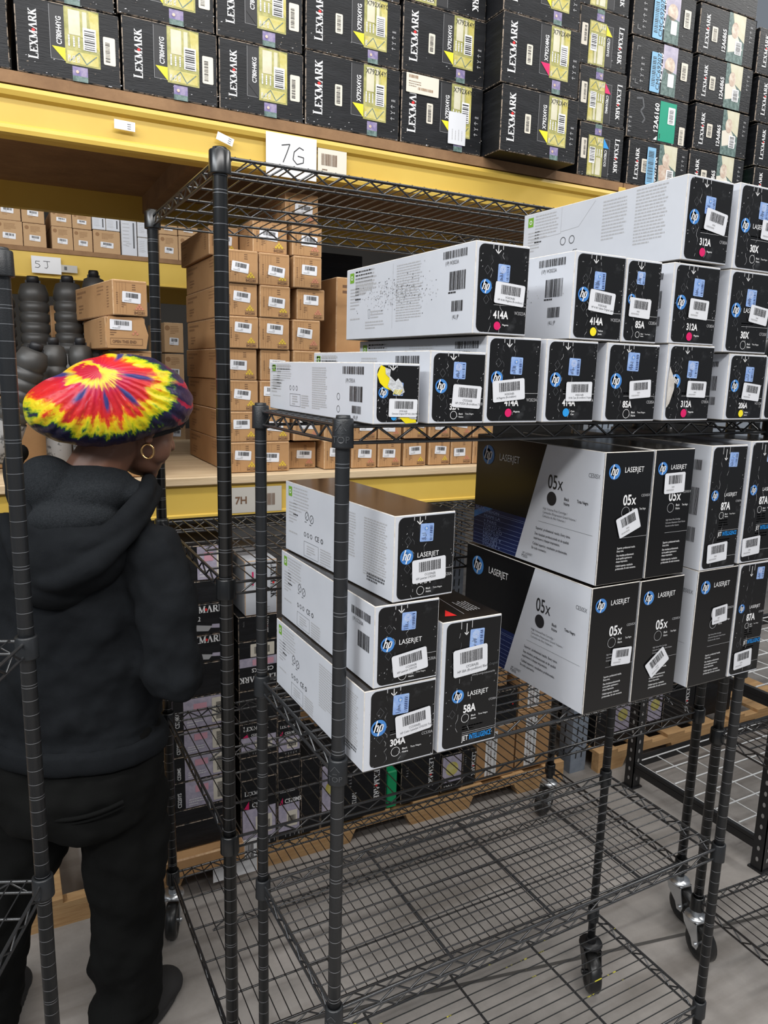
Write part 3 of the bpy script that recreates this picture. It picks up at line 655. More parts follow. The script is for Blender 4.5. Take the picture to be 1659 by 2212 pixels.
MT['kdoty'] = mat('yellow_dot_on_kraft', (0.58, 0.40, 0.04), 0.7); MT['kdotm'] = mat('faded_red_dot_on_kraft', (0.50, 0.20, 0.12), 0.7)
def kraft_box(x, z, y, w, h, d, variant, label, yaw=0, group='brown cartridge cartons on the lower level'):
    e = rack_empty('kraft_carton', x, y, z, yaw)
    kraft_parts(w, h, d, variant, e)
    tag(e, label, 'box', group); return e
zk = 1.251; HK = 0.0862
CW = (0.0905, 0.0905, 0.0870)
cx = (0.610, 0.705, 0.803)
cn = ('leftmost', 'middle', 'third')
rowh = HK
for c in range(3):
    for r in range(7):
        ox = random.uniform(-.002, .003)
        x = cx[c]+ox; y = 1.985
        if c == 2 and r == 5: x += 0.014
        if c == 2 and r == 0: continue
        kraft_box(x, zk+r*rowh, y+random.uniform(-.004, .010), CW[c]-.003, rowh-.0012, .48, 'y' if (c == 0 or (c == 1 and r != 3)) else 'm',
                  'brown carton with %s dots, %s from the bottom in the tall stack\'s %s column' % ('yellow' if (c == 0 or (c == 1 and r != 3)) else 'red', ORD[r], cn[c]))
kraft_box(0.803, zk, 2.03, .088, .078, .33, 'm', 'brown carton set back lowest in the third column with its sticker askew')
kraft_box(0.690, zk+7*rowh, 2.00, .098, rowh-.001, .36, 'y', 'brown carton with yellow dots in the eighth row of the tall stack, left one')
kraft_box(0.800, zk+7*rowh, 1.99, .088, rowh-.001, .36, 'm', 'brown carton with red dots in the eighth row of the tall stack, right one')
kraft_box(0.790, zk+8*rowh, 2.02, .098, rowh*.98, .34, 'm', 'topmost brown carton of the tall stack, seen through the wire shelf')
kraft_box(0.600, zk+7*rowh, 2.12, .085, rowh*.9, .36, 'y', 'brown carton set back on the leftmost column in the shade')
bx = 0.893
nmb = 0
for (x, w, h_, v) in ((0.900, .083, .086, 'm'), (0.990, .084, .0862, 'm'), (1.080, .080, .0862, 'm'), (1.170, .080, .084, 'f'), (1.262, .078, .084, 'y'), (1.345, .08, .086, 'm'), (1.43, .08, .086, 'y')):
    kraft_box(x, zk, 1.985, w, h_-.001, .34, v, 'brown carton in the bottom row right of the tall stack, %s of seven' % ORD[nmb]); nmb += 1
nmb = 0
for (x, w, v) in ((0.902, .083, 'm'), (0.992, .084, 'm'), (1.082, .080, 'm'), (1.172, .080, 'y'), (1.262, .078, 'm'), (1.345, .08, 'm'), (1.43, .08, 'y')):
    kraft_box(x, zk+.0865, 1.990, w, .085, .34, v, 'brown carton in the second row right of the tall stack, %s of seven' % ORD[nmb]); nmb += 1
def open_end(x, z, y, w, h, d, label, yaw=0):
    e = rack_empty('open_end_carton', x, y, z, yaw)
    mb = MB()
    # chamfered end flap
    pr = [(0, 0), (w, 0), (w*1.06, h*.45), (w*.93, h), (w*.05, h), (-w*.05, h*.6)]
    vs = [(u, 0.02, v) for u, v in pr]+[(0, .045, 0), (w, .045, 0), (w, .045, h), (0, .045, h)]
    mb.raw([(u, 0.0, v) for u, v in pr], [tuple(range(6))], 'kraft')
    mb.box(0, w, .02, d, 0, h, 'kraft'); mb.box(w*.02, w*.98, 0.001, .02, h*.02, h*.98, 'kraft')
    mb.build('box_body', e, bevel=.0015, bmat='kraft_edge')
    q = Print((0, 0, 0), (1, 0, 0), (0, 0, 1), (0, -1, 0), step=0.0005)
    q.text('OPEN THIS END', w*.13, h*.17, h*.095, 'kraft_ink', 2, bold=.02, sx=.80)
    q.pline([(w*.08, h*.12), (w*.90, h*.12), (w*.90, h*.32), (w*.08, h*.32), (w*.08, h*.12)], .0008, 'kraft_ink', 2)
    q.lines(w*.08, h*.55, w*.2, 3, h*.07, 'kraft_ink'); 
    for du, dv in ((0, 1), (-1, 0), (1, 0)): q.disc(w*.72+du*w*.05, h*.47+dv*h*.07, w*.03, 'kdotm', 2, n=10)
    q.mb.build('front_print', e)
    q = Print((0, 0, 0), (1, 0, 0), (0, 0, 1), (0, -1, 0), step=0.0007); q.sticker(w*.36, h*.74, w*.56, h*.32, -.03); q.mb.build('barcode_sticker', e)
    s_ = Print((0, d, 0), (0, -1, 0), (0, 0, 1), (-1, 0, 0), step=0.0004); 
    for i in range(9): s_.lines(d*.72, h*(.85-.09*i), d*.18, 1, .01, 'kraft_ink2', h*.03, seed=i)
    s_.mb.build('side_print', e)
    tag(e, label, 'box'); return e
open_end(0.913, zk+.174, 1.99, .074, .085, .33, 'crumpled brown open-end carton right of the tall stack behind the white carton')
kraft_box(0.910, zk+.262, 2.03, .08, .08, .3, 'm', 'brown carton hidden partly behind the open-end carton at the right of the stack')
# left stack with the open-end box
for i, (h_, nm_) in enumerate(((.082, 'lowest'), (.082, 'second'), (.082, 'third'), (.082, 'fourth'))):
    kraft_box(.332, zk+.0825*i, 1.985, .085, h_-.001, .36, 'm', 'brown carton %s in the short stack behind the bonnet' % nm_)
open_end(.300, 1.584, 1.965, .096, .078, .36, 'crumpled brown carton marked open this end above the tie-dye bonnet', yaw=math.radians(3))
kraft_box(.316, 1.665, 1.955, .086, .086, .38, 'm', 'brown carton topmost in the short stack above the tie-dye bonnet', yaw=math.radians(8))
# larger dark kraft carton and black toner boxes behind the white cartons
e = rack_empty('kraft_carton', .965, 2.06, zk+.345); bb = MB(); bb.box(0, .34, 0, .42, 0, .22, 'kraft'); bb.build('box_body', e, bevel=.003, bmat='kraft_edge')
q = Print((0, 0, 0), (1, 0, 0), (0, 0, 1), (0, -1, 0), step=.0004); q.lines(.02, .19, .2, 2, .016, 'kraft_ink', .008); q.mb.build('front_print', e)
tag(e, 'large shaded brown carton behind the top white carton on the near cart', 'box')
for i in range(3):
    kraft_box(1.002+.1*i, zk+.174, 2.02, .092, .17, .36, 'm', 'tall brown carton hidden in the row under the large shaded carton, %s from the left' % ORD[i], group='cartons under the large shaded carton')
for i, (z0, z1) in enumerate(((1.79, 1.96), (1.70, 1.785), (1.60, 1.695))):
    e = rack_empty('black_toner_carton', .945, 2.56, z0); bb = MB(); bb.box(0, .34, 0, .35, 0, z1-z0, 'lex' if i != 1 else 'hpgrey'); bb.build('box_body', e, bevel=.002)
    if i != 1:
        q = Print((0, 0, 0), (1, 0, 0), (0, 0, 1), (0, -1, 0), step=.0004); q.hp(.045, .045, .016); q.text('LASERJET', .07, .035, .012, 'w', a=PI/2); q.rrect(.09, .06, .13, .11, .002, 'cream', 2); q.text('644A', .165, .05, .016, 'w', a=PI/2, bold=.02); q.mb.build('front_print', e)
    tag(e, ('black carton deep in the shade right of the tall brown stack', 'grey carton between black ones deep right of the tall brown stack', 'black carton below the grey one deep right of the tall brown stack')[i], 'box')
e = rack_empty('kraft_carton', .94, 2.52, zk); bb = MB(); bb.box(0, .36, 0, .40, 0, 1.598-zk, 'kraft'); bb.build('box_body', e, bevel=.003); tag(e, 'plain brown carton under the black ones deep on the lower deck', 'box')

# ---------------------------------------------------------------- toner bottles
def bottle(x, y, z, h, r, label, tilt=None):
    e = rack_empty('toner_bottle', x, y, z)
    mb = MB(); prof = [(0.001, 0), (r*.9, 0), (r, .006), (r, h*.34)]
    mts = ['toner', 'toner', 'tonerlabel']
    zz = h*.34
    n = 6; st = (h*.86-zz)/n
    for i in range(n):
        prof += [(r*.90, zz+.002), (r*.90, zz+.006), (r*1.0, zz+.011), (r*1.0, zz+st)]; mts += ['toner']*4; zz += st
    prof += [(r*.80, h*.93), (r*.45, h*.945), (r*.001, h*.945)]; mts += ['toner']*3
    mb.lathe(prof, 'toner', 28, mts=mts); mb.build('bottle_body', e)
    c = MB(); c.lathe([(.001, h*.945), (r*.42, h*.945), (r*.42, h*.985), (r*.36, h), (.001, h)], 'k', 20); c.box(-r*.5, r*.5, -r*.12, r*.12, h*.945, h*.965, 'k'); c.build('cap', e)
    if tilt: e.rotation_euler = (tilt[0], tilt[1], RA)
    tag(e, label, 'bottle', 'toner bottles on the lower deck'); return e
yb = 2.36
e = rack_empty('kraft_carton', -.02, 2.25, zk); bb = MB(); bb.box(0, .31, 0, .40, 0, .195, 'kraft'); bb.build('box_body', e, bevel=.003); tag(e, 'low brown carton under the toner bottles hidden behind the bonnet', 'box')
zb = zk+.197
bottle(.155, yb, zb, .335, .040, 'tall charcoal toner bottle nearest the left cart post with a brown carton at its right')
bottle(.246, yb, zb, .343, .040, 'tall charcoal toner bottle beside the stack of brown cartons')
bottle(.066, yb, zb, .305, .040, 'charcoal toner bottle tucked right behind the left cart post')
bottle(.325, yb+.06, zb, .37, .035, 'charcoal toner bottle with its cap peeking over the brown cartons')
bottle(.190, yb-.158, zk, .36, .033, 'short toner bottle in front with its black cap below the tall ones, left of two')
bottle(.258, yb-.158, zk, .362, .033, 'short toner bottle in front with its black cap below the tall ones, right of two')
bottle(.035, yb-.20, zk+.035, .33, .040, 'toner bottle leaning over beside the left cart post', tilt=(0.15, 0.35))
e = rack_empty('kraft_carton', .212, 2.62, zb+.0); bb = MB(); bb.box(0, .06, 0, .1, 0, .275, 'kraft'); bb.build('box_body', e, bevel=.002, bmat='kraft_edge')
q = Print((0, 0, 0), (1, 0, 0), (0, 0, 1), (0, -1, 0), step=.0005); q.rrect(.02, .17, .045, .235, .002, 'stk', 1); q.rect(.03, .18, .037, .22, 'k', 2); q.rect(.03, .13, .045, .155, 'bstk', 1); q.mb.build('sticker', e)
tag(e, 'upright brown carton glimpsed between two toner bottles', 'box')

# ---------------------------------------------------------------- wire shelving carts
def caster(parent, x, y, ztop, ang, fork='zinc'):
    e = MB(); R_ = 0.0485
    e.tube((0, 0, ztop-.012), (0, 0, ztop+.004), .013, fork, 14)
    e.lathe([(.001, ztop-.010), (.028, ztop-.010), (.030, ztop-.016), (.026, ztop-.022), (.001, ztop-.022)], fork, 18)
    zt = ztop-.018; off = .028
    for s in (-1, 1):
        X = s*.0195
        pts = [(X, -.026, zt), (X, .026, zt), (X, off+.012, R_+.002), (X, off+.008, R_-.011), (X, off-.008, R_-.011), (X, off-.016, R_+.008), (X, -.018, zt-.022)]
        n = len(pts); a = pts; b = [(p[0]+s*.0025, p[1], p[2]) for p in pts]
        e.raw(a+b, [tuple(range(n)), tuple(range(n, 2*n))[::-1]]+[(i, (i+1) % n, n+(i+1) % n, n+i) for i in range(n)], fork)
    e.box(-.022, .022, -.026, .026, zt-.003, zt, fork)
    e.tube((-.026, off, R_), (.026, off, R_), .006, fork, 10)
    o = e.build('caster', parent, (x, y, 0)); o.rotation_euler = (0, 0, ang)
    w = MB(); n = 28; prof = [(.007, -.011), (.030, -.011), (.033, -.015), (.043, -.015), (R_, -.010), (R_, .010), (.043, .015), (.033, .015), (.030, .011), (.007, .011)]
    vs = []
    for r, xx in prof: vs += [(xx, off+r*math.cos(2*PI*i/n), R_+r*math.sin(2*PI*i/n)) for i in range(n)]
    fs = [(j*n+i, (j+1)*n+i, (j+1)*n+(i+1) % n, j*n+(i+1) % n) for j in range(len(prof)-1) for i in range(n)]
    w.raw(vs, fs, 'rubber', True)
    w.build('wheel', o)
    if fork == 'steelblack': o['label'] = 'black swivel caster'
def cart(name, ax, ay, Wd, D, ang, zs, r, wires, pm, wm, label, casters=(1, 1, 1, 1), cang=(0, 0, 0, 0), forks=('zinc',)*4, clear=None, seed=1, yellow=False, trussed=True, skip=()):
    e = empty(name, (ax, ay, 0), ang); cr = r*1.42; ch = .019; ptop = zs[0]+.023
    corners = [(0, 0), (0, D), (Wd, 0), (Wd, D)]
    for k, (x, y) in enumerate(corners):
        p = MB(); z0 = .120
        p.lathe([(.0005, z0), (r, z0), (r, ptop-.003)], pm, 20, x, y); p.lathe([(r, ptop-.003), (r*.93, ptop), (.0005, ptop+.0004)], pm, 20, x, y)
        z = math.ceil(z0/.0254)*.0254; i = int(round(z/.0254))
        while z < ptop-.008:
            for g in ((z,) if i % 8 else (z-.0024, z+.0024)):
                if min(abs(g-q_) for q_ in zs) > ch+.001: p.lathe([(r+.00012, g-.0004), (r+.00012, g+.0004)], 'groove_highlight_band', 20, x, y)
            z += .0254; i += 1
        p.build('post', e)
        if casters[k]: caster(e, x, y, .124, cang[k], forks[k])
    for si, zc in enumerate(zs):
        if si in skip: continue
        zt, zl = zc+.009, zc-.013; s = MB(); rt, rl, rz, rw = .0030, .0026, .0018, .0013
        A = cr*0.9
        edges = [((A, 0), (Wd-A, 0)), ((A, D), (Wd-A, D)), ((0, A), (0, D-A)), ((Wd, A), (Wd, D-A))]
        for (p0, p1) in edges:
            s.tube((*p0, zt), (*p1, zt), rt, wm, 8); s.tube((*p0, zl), (*p1, zl), rl, wm, 8)
            d = Vector((p1[0]-p0[0], p1[1]-p0[1])); Ln = d.length; d.normalize(); n = max(2, int(round((Ln-.03)/.028))); n += n % 2
            pts = []
            for i in range(n+1):
                t = .012+(Ln-.024)*i/n; pts.append((p0[0]+d.x*t, p0[1]+d.y*t, zt-.002 if i % 2 else zl+.002))
            s.path(pts, rz, wm, 6)
        fr = s.build('shelf', e)
        ws = MB(); wmat = 'wire_y' if (yellow and si == len(zs)-1) else wm
        if wires == 'x':
            n = int(round(D/.0254))
            for i in range(1, n): ws.tube((0, D*i/n, zt+.0028), (Wd, D*i/n, zt+.0028), rw, wmat, 6)
            for f in (.25, .5, .75): ws.tube((Wd*f, 0, zt-.002), (Wd*f, D, zt-.002), .0028, wm, 8)
        else:
            n = int(round(Wd/.0262))
            for i in range(1, n): ws.tube((Wd*i/n, 0, zt+.0028), (Wd*i/n, D, zt+.0028), rw, wmat, 6)
            for f in (.2, .4, .8): ws.tube((0, D*f, zt-.002), (Wd, D*f, zt-.002), .0024, wm, 8)
            f = .6; ws.tube((0, D*f, zt-.002), (Wd, D*f, zt-.002), .0026, wm, 8); ws.tube((.05, D*f, zl), (Wd-.05, D*f, zl), .0026, wm, 8)
            n = int(round((Wd-.1)/.028)); ws.path([(.05+(Wd-.1)*i/n, D*f, zt-.003 if i % 2 else zl) for i in range(n+1)], rz, wm, 6)
        ws.build('wire_deck', fr)
        for k, (x, y) in enumerate(corners):
            c = MB(); c.lathe([(r+.0004, zc+ch), (cr*.93, zc+ch), (cr, zc+ch-.002), (cr*1.04, zc-ch+.002), (cr*1.04, zc-ch), (r+.0004, zc-ch)], pm, 22, x, y)
            c.build('collar', fr)
    tag(e, label, 'shelving cart')
    return e
MT['wire_y'] = mat('black_wire_with_yellow_overspray', (0.016, 0.017, 0.018), 0.4, col2=(0.55, 0.50, 0.03), vscale=9, thr=(0.60, 0.62))
AX, AY, AW, AD = .4176, .8743, .883, .3202
cA = cart('wire_cart', AX, AY, AW, AD, 0, (1.4646, .9862, .5762, .1946), .0098, 'x', 'post_a', 'wire',
     'near black wire shelving cart loaded with white and black toner cartons', cang=(0.4, 2.6, 1.2, math.radians(150)), forks=('steelblack',)*4, yellow=True)
# embossed TOP on the sleeves facing the camera
def emboss(px, py, z, R_, a0, s, parent):
    mb = MB(); q = Print((0, 0, 0), (1, 0, 0), (0, 0, 1), (0, -1, 0), mb); q.text('TOP', 0, -.010*s, .0075*s, 'post_a', 0, sx=1.0, bold=.01, align='C')
    q.pline([(-.006*s, .003*s), (0, .011*s), (.006*s, .003*s)], .001*s, 'post_a', 0); q.line(-.003*s, .0005*s, .003*s, .0005*s, .0009*s, 'post_a', 0)
    out = []
    for (x, y, zz) in mb.v:
        t = a0+x/R_; out.append((px+(R_+.0006)*math.sin(t), py-(R_+.0006)*math.cos(t), z+zz))
    mb.v = out; mb.ms = ['emb']; mb.mi = [0]*len(mb.mi); o = mb.build('raised_lettering', parent)
MT['emb'] = mat('raised_worn_lettering', (0.055, 0.058, 0.062), 0.3)
shA = [c for c in cA.children if c.name.startswith('shelf')]
emboss(0, 0, 1.4646, .0139*1.03, -.66, 1.2, shA[0]); emboss(0, 0, .9862, .0139*1.03, -.75, 1.1, shA[1]); emboss(0, 0, .5762, .0139*1.03, -.75, 1.1, shA[2])
BA = math.radians(-.98)
cB = cart('wire_cart', .3797, 1.2802, 1.3284, .5784, BA, (1.8746, 1.1477, .6288, .1625), .0125, 'y', 'post_b', 'wire_b',
     'tall empty black wire shelving cart standing behind the loaded one', cang=(0.2, math.radians(160), math.radians(176), math.radians(110)))
EA = math.radians(-24)
# cart E: its back right post is the one at the left of the picture
ex, ey = .0475, 1.2965; We, De = .90, .45
ox = ex-(We*math.cos(EA)-De*math.sin(EA)); oy = ey-(We*math.sin(EA)+De*math.cos(EA))
cE = cart('wire_cart', ox, oy, We, De, EA, (1.6885, 1.0828, .6381, .1650), .0125, 'y', 'post_a', 'wire',
     'black wire shelving cart whose post and shelf corners enter from the left edge', cang=(0, 1, 2, 3))
cC = cart('wire_cart', 1.63-.46*math.sin(math.radians(4)), 1.137-.46*math.cos(math.radians(4)), .95, .46, math.radians(-4), (1.62, 1.10, .640, .150), .0125, 'y', 'post_b', 'wire_b',
     'black wire shelving cart at the right edge with only its left rear post in view', cang=(0.5, math.radians(174), 1, 2))

# ---------------------------------------------------------------- boltless steel shelf at the right
e = empty('steel_shelf_unit', (2.10, 1.255, 0)); tag(e, 'black steel shelf unit with white wire decks at the right behind the carts', 'shelf unit')
def lposte(x, y, sx):
    b = MB(); b.box(x, x+sx*.040 if sx > 0 else x, y, y+.003, 0, 1.9, 'steelblack') if sx > 0 else b.box(x-.040, x, y, y+.003, 0, 1.9, 'steelblack')
    x0 = x if sx > 0 else x-.003
    b.box(x0, x0+.003, y, y+.040, 0, 1.9, 'steelblack')
    z = .04
    while z < 1.88:
        q = Print((x0-.0004, y+.02, z), (0, -1, 0), (0, 0, 1), (-1, 0, 0), b); q.disc(0, 0, .005, 'hole', 1, ry=.008, n=12)
        q = Print((x+sx*.02, y-.0006, z), (1, 0, 0), (0, 0, 1), (0, -1, 0), b); q.disc(0, 0, .005, 'hole', 1, ry=.008, n=12)
        z += .038
    b.box(x0-.006 if sx > 0 else x-.046, x+.048 if sx > 0 else x+.006, y-.006, y+.046, 0, .006, 'steelblack')
    b.build('upright', e)
MT['hole'] = mat('light_seen_in_punched_hole', (0.30, 0.29, 0.28), 0.8)
SW, SD = 1.25, .58
for (x, y, s_) in ((0, 0, 1), (0, SD-.04, 1), (SW, 0, -1), (SW, SD-.04, -1)): lposte(x, y, s_)
for zc in (.095, .575, 1.05, 1.5):
    b = MB()
    for x in (0.004, SW-.018):
        b.box(x, x+.014, .02, SD-.02, zc-.028, zc+.012, 'steelblack'); b.box(x-.002, x+.030, .02, SD-.02, zc-.006, zc-.002, 'steelblack')
    for y in (.004, SD-.018): b.box(.02, SW-.02, y, y+.014, zc-.028, zc+.012, 'steelblack')
    o = b.build('shelf_frame', e)
    b = MB(); n = 7
    for i in range(n): b.tube((.03, .03+(SD-.06)*i/(n-1), zc+.008), (SW-.03, .03+(SD-.06)*i/(n-1), zc+.008), .0027, 'white_wire', 6)
    n = 12
    for i in range(n): b.tube((.03+(SW-.06)*i/(n-1), .03, zc+.0035), (.03+(SW-.06)*i/(n-1), SD-.03, zc+.0035), .0022, 'white_wire', 6)
    b.build('wire_deck', o)

# ---------------------------------------------------------------- white and black toner cartons
def side_left(q, l, h, style, sd=1):
    """print on the long left side; u from the back end to the front"""
    q.rect(l*.035, h*.80, l*.075, h*.94, 'ygreen', 1); q.ring(l*.055, h*.87, h*.032, h*.012, 'w', 2, 9)
    q.lines(l*.09, h*.93, l*.19, 8, h*.045, 'g', h*.018, seed=sd); q.lines(l*.09, h*.55, l*.12, 1, h*.045, 'k', h*.02); q.lines(l*.04, h*.70, l*.10, 7, h*.045, 'g', h*.018, seed=sd+1)
    q.lines(l*.04, h*.28, l*.22, 1, .01, 'g', h*.02)
    if style == 'A':        # long W20 style with barcodes near the front
        q.lines(l*.09, h*.93, l*.22, 7, h*.05, 'g', h*.022, seed=sd)
        q.line(l*.43, h*.12, l*.43, h*.95, .0004, 'g'); q.lines(l*.46, h*.90, l*.22, 22, h*.033, 'g', h*.014, seed=sd+3)
        q.barcode(l*.80, h*.86, l*.15, h*.085, 'k', seed=sd); q.text('(1P) W2023A' if sd == 1 else '(1P) W2022A', l*.815, h*.79, h*.045, 'dg', sx=.8)
        q.barcode(l*.845, h*.50, l*.10, h*.21, 'k', seed=sd+5); q.lines(l*.84, h*.465, l*.11, 1, .01, 'k', h*.02, full=1)
        q.barcode(l*.865, h*.26, l*.07, h*.12, 'k', seed=sd+8); q.text('(4L) JP', l*.872, h*.18, h*.045, 'dg', sx=.8)
        q.lines(l*.24, h*.36, l*.14, 3, h*.04, 'g', h*.018); q.pline([(l*.215, h*.40), (l*.235, h*.40), (l*.230, h*.28), (l*.220, h*.28), (l*.215, h*.40)], .0006, 'dg'); q.lines(l*.19, h*.22, l*.2, 3, h*.04, 'g', h*.018, seed=8)
        rd = random.Random(3+sd)
        for i in range(420):      # sooty rub marks
            u, v = l*(.45+rd.gauss(0, .14)), h*(.57+rd.gauss(0, .10)); t = rd.uniform(.0006, .0022)
            if 0.01 < u < l-.01 and 0.01 < v < h-.01: q.poly([(u, v), (u+t, v+t*.3), (u+t*1.2, v+t), (u+t*.1, v+t*.8)], 'g' if rd.random() < .8 else 'dg', 2)
    elif style == 'B':      # CF351A
        q.lines(l*.02, h*.90, l*.26, 3, h*.06, 'g', h*.03, seed=2); q.lines(l*.02, h*.60, l*.15, 5, h*.06, 'g', h*.03, seed=2)
        q.lines(l*.48, h*.88, l*.16, 19, h*.042, 'g', h*.024, seed=4)
        for i in range(3): q.ring(l*(.25+.035*i), h*.48, h*.05, h*.012, 'dg', 1, 10)
        q.pline([(l*.245, h*.12), (l*.36, h*.12), (l*.36, h*.36), (l*.245, h*.36), (l*.245, h*.12)], .0006, 'dg'); q.lines(l*.27, h*.30, l*.07, 4, h*.05, 'g', h*.025)
        q.lines(l*.37, h*.33, l*.09, 6, h*.045, 'g', h*.025)
        q.barcode(l*.76, h*.80, l*.17, h*.13, 'k'); q.text('(1P) CF351A', l*.785, h*.66, h*.07, 'dg', sx=.72)
        q.barcode(l*.82, h*.34, l*.10, h*.26, 'k', seed=9); q.barcode(l*.84, h*.14, l*.07, h*.13, 'k', seed=11); q.text('(4L) JP', l*.85, h*.05, h*.06, 'dg', sx=.8)
        for v in (.40, .18): q.ring(l*.725, h*v, h*.065, h*.012, 'dg', 1, 14)
    elif style == 'M':      # 304A
        for i, (u, v) in enumerate(((.24, .60), (.29, .58))): q.ring(l*u, h*v, h*.060, h*.012, 'dg', 1, 14); q.line(l*u-.004, h*v-.004, l*u+.004, h*v+.004, .0007, 'dg', 2); q.lines(l*u-.008, h*(v-.09), .016, 1, .01, 'dg', .0014, full=1)
        for i in range(3): q.ring(l*(.22+.033*i), h*.34, h*.035, h*.012, 'dg', 1, 7)
        q.text('CE', l*.325, h*.31, h*.075, 'dg', bold=.01); q.ring(l*.395, h*.34, h*.035, h*.016, 'dg', 1)
        q.pline([(l*.21, h*.04), (l*.36, h*.04), (l*.36, h*.24), (l*.21, h*.24), (l*.21, h*.04)], .0006, 'dg'); q.lines(l*.24, h*.18, l*.10, 4, h*.035, 'g', h*.015)
        q.lines(l*.38, h*.22, l*.12, 7, h*.035, 'g', h*.018, seed=3)
        if sd == 2:
            q.barcode(l*.80, h*.76, l*.17, h*.10, 'k'); q.text('(1P) CC530A', l*.81, h*.68, h*.05, 'dg', sx=.75); q.barcode(l*.86, h*.40, l*.10, h*.20, 'k', seed=6)
        else:
            q.lines(l*.55, h*.86, l*.17, 17, h*.035, 'g', h*.017, seed=5); q.lines(l*.77, h*.86, l*.20, 22, h*.032, 'g', h*.016, seed=6)
            q.lines(l*.80, h*.20, l*.17, 3, h*.035, 'dg', h*.022, seed=7)
    elif style == 'D':      # 312A top
        q.lines(l*.55, h*.90, l*.16, 12, h*.045, 'g', h*.018, seed=5); q.lines(l*.74, h*.94, l*.19, 17, h*.042, 'g', h*.018, seed=6)
        for i, u in enumerate((.30, .36)): q.ring(l*u, h*.50, h*.06, h*.012, 'dg', 1, 14)
        q.text('CE', l*.37, h*.30, h*.06, 'dg')
        q.pline([(l*.28, h*.98), (l*.28, h*.62), (l*.06, h*.60)], .0007, 'g'); q.pline([(l*.28, h*.64), (l*.40, h*.66), (l*.50, h*.96)], .0006, 'g')
    else:
        q.lines(l*.62, h*.86, l*.15, 14, h*.04, 'g', h*.018, seed=5); q.barcode(l*.83, h*.80, l*.12, h*.08, 'k'); q.barcode(l*.87, h*.44, l*.08, h*.22, 'k'); q.barcode(l*.88, h*.22, l*.07, h*.12, 'k')
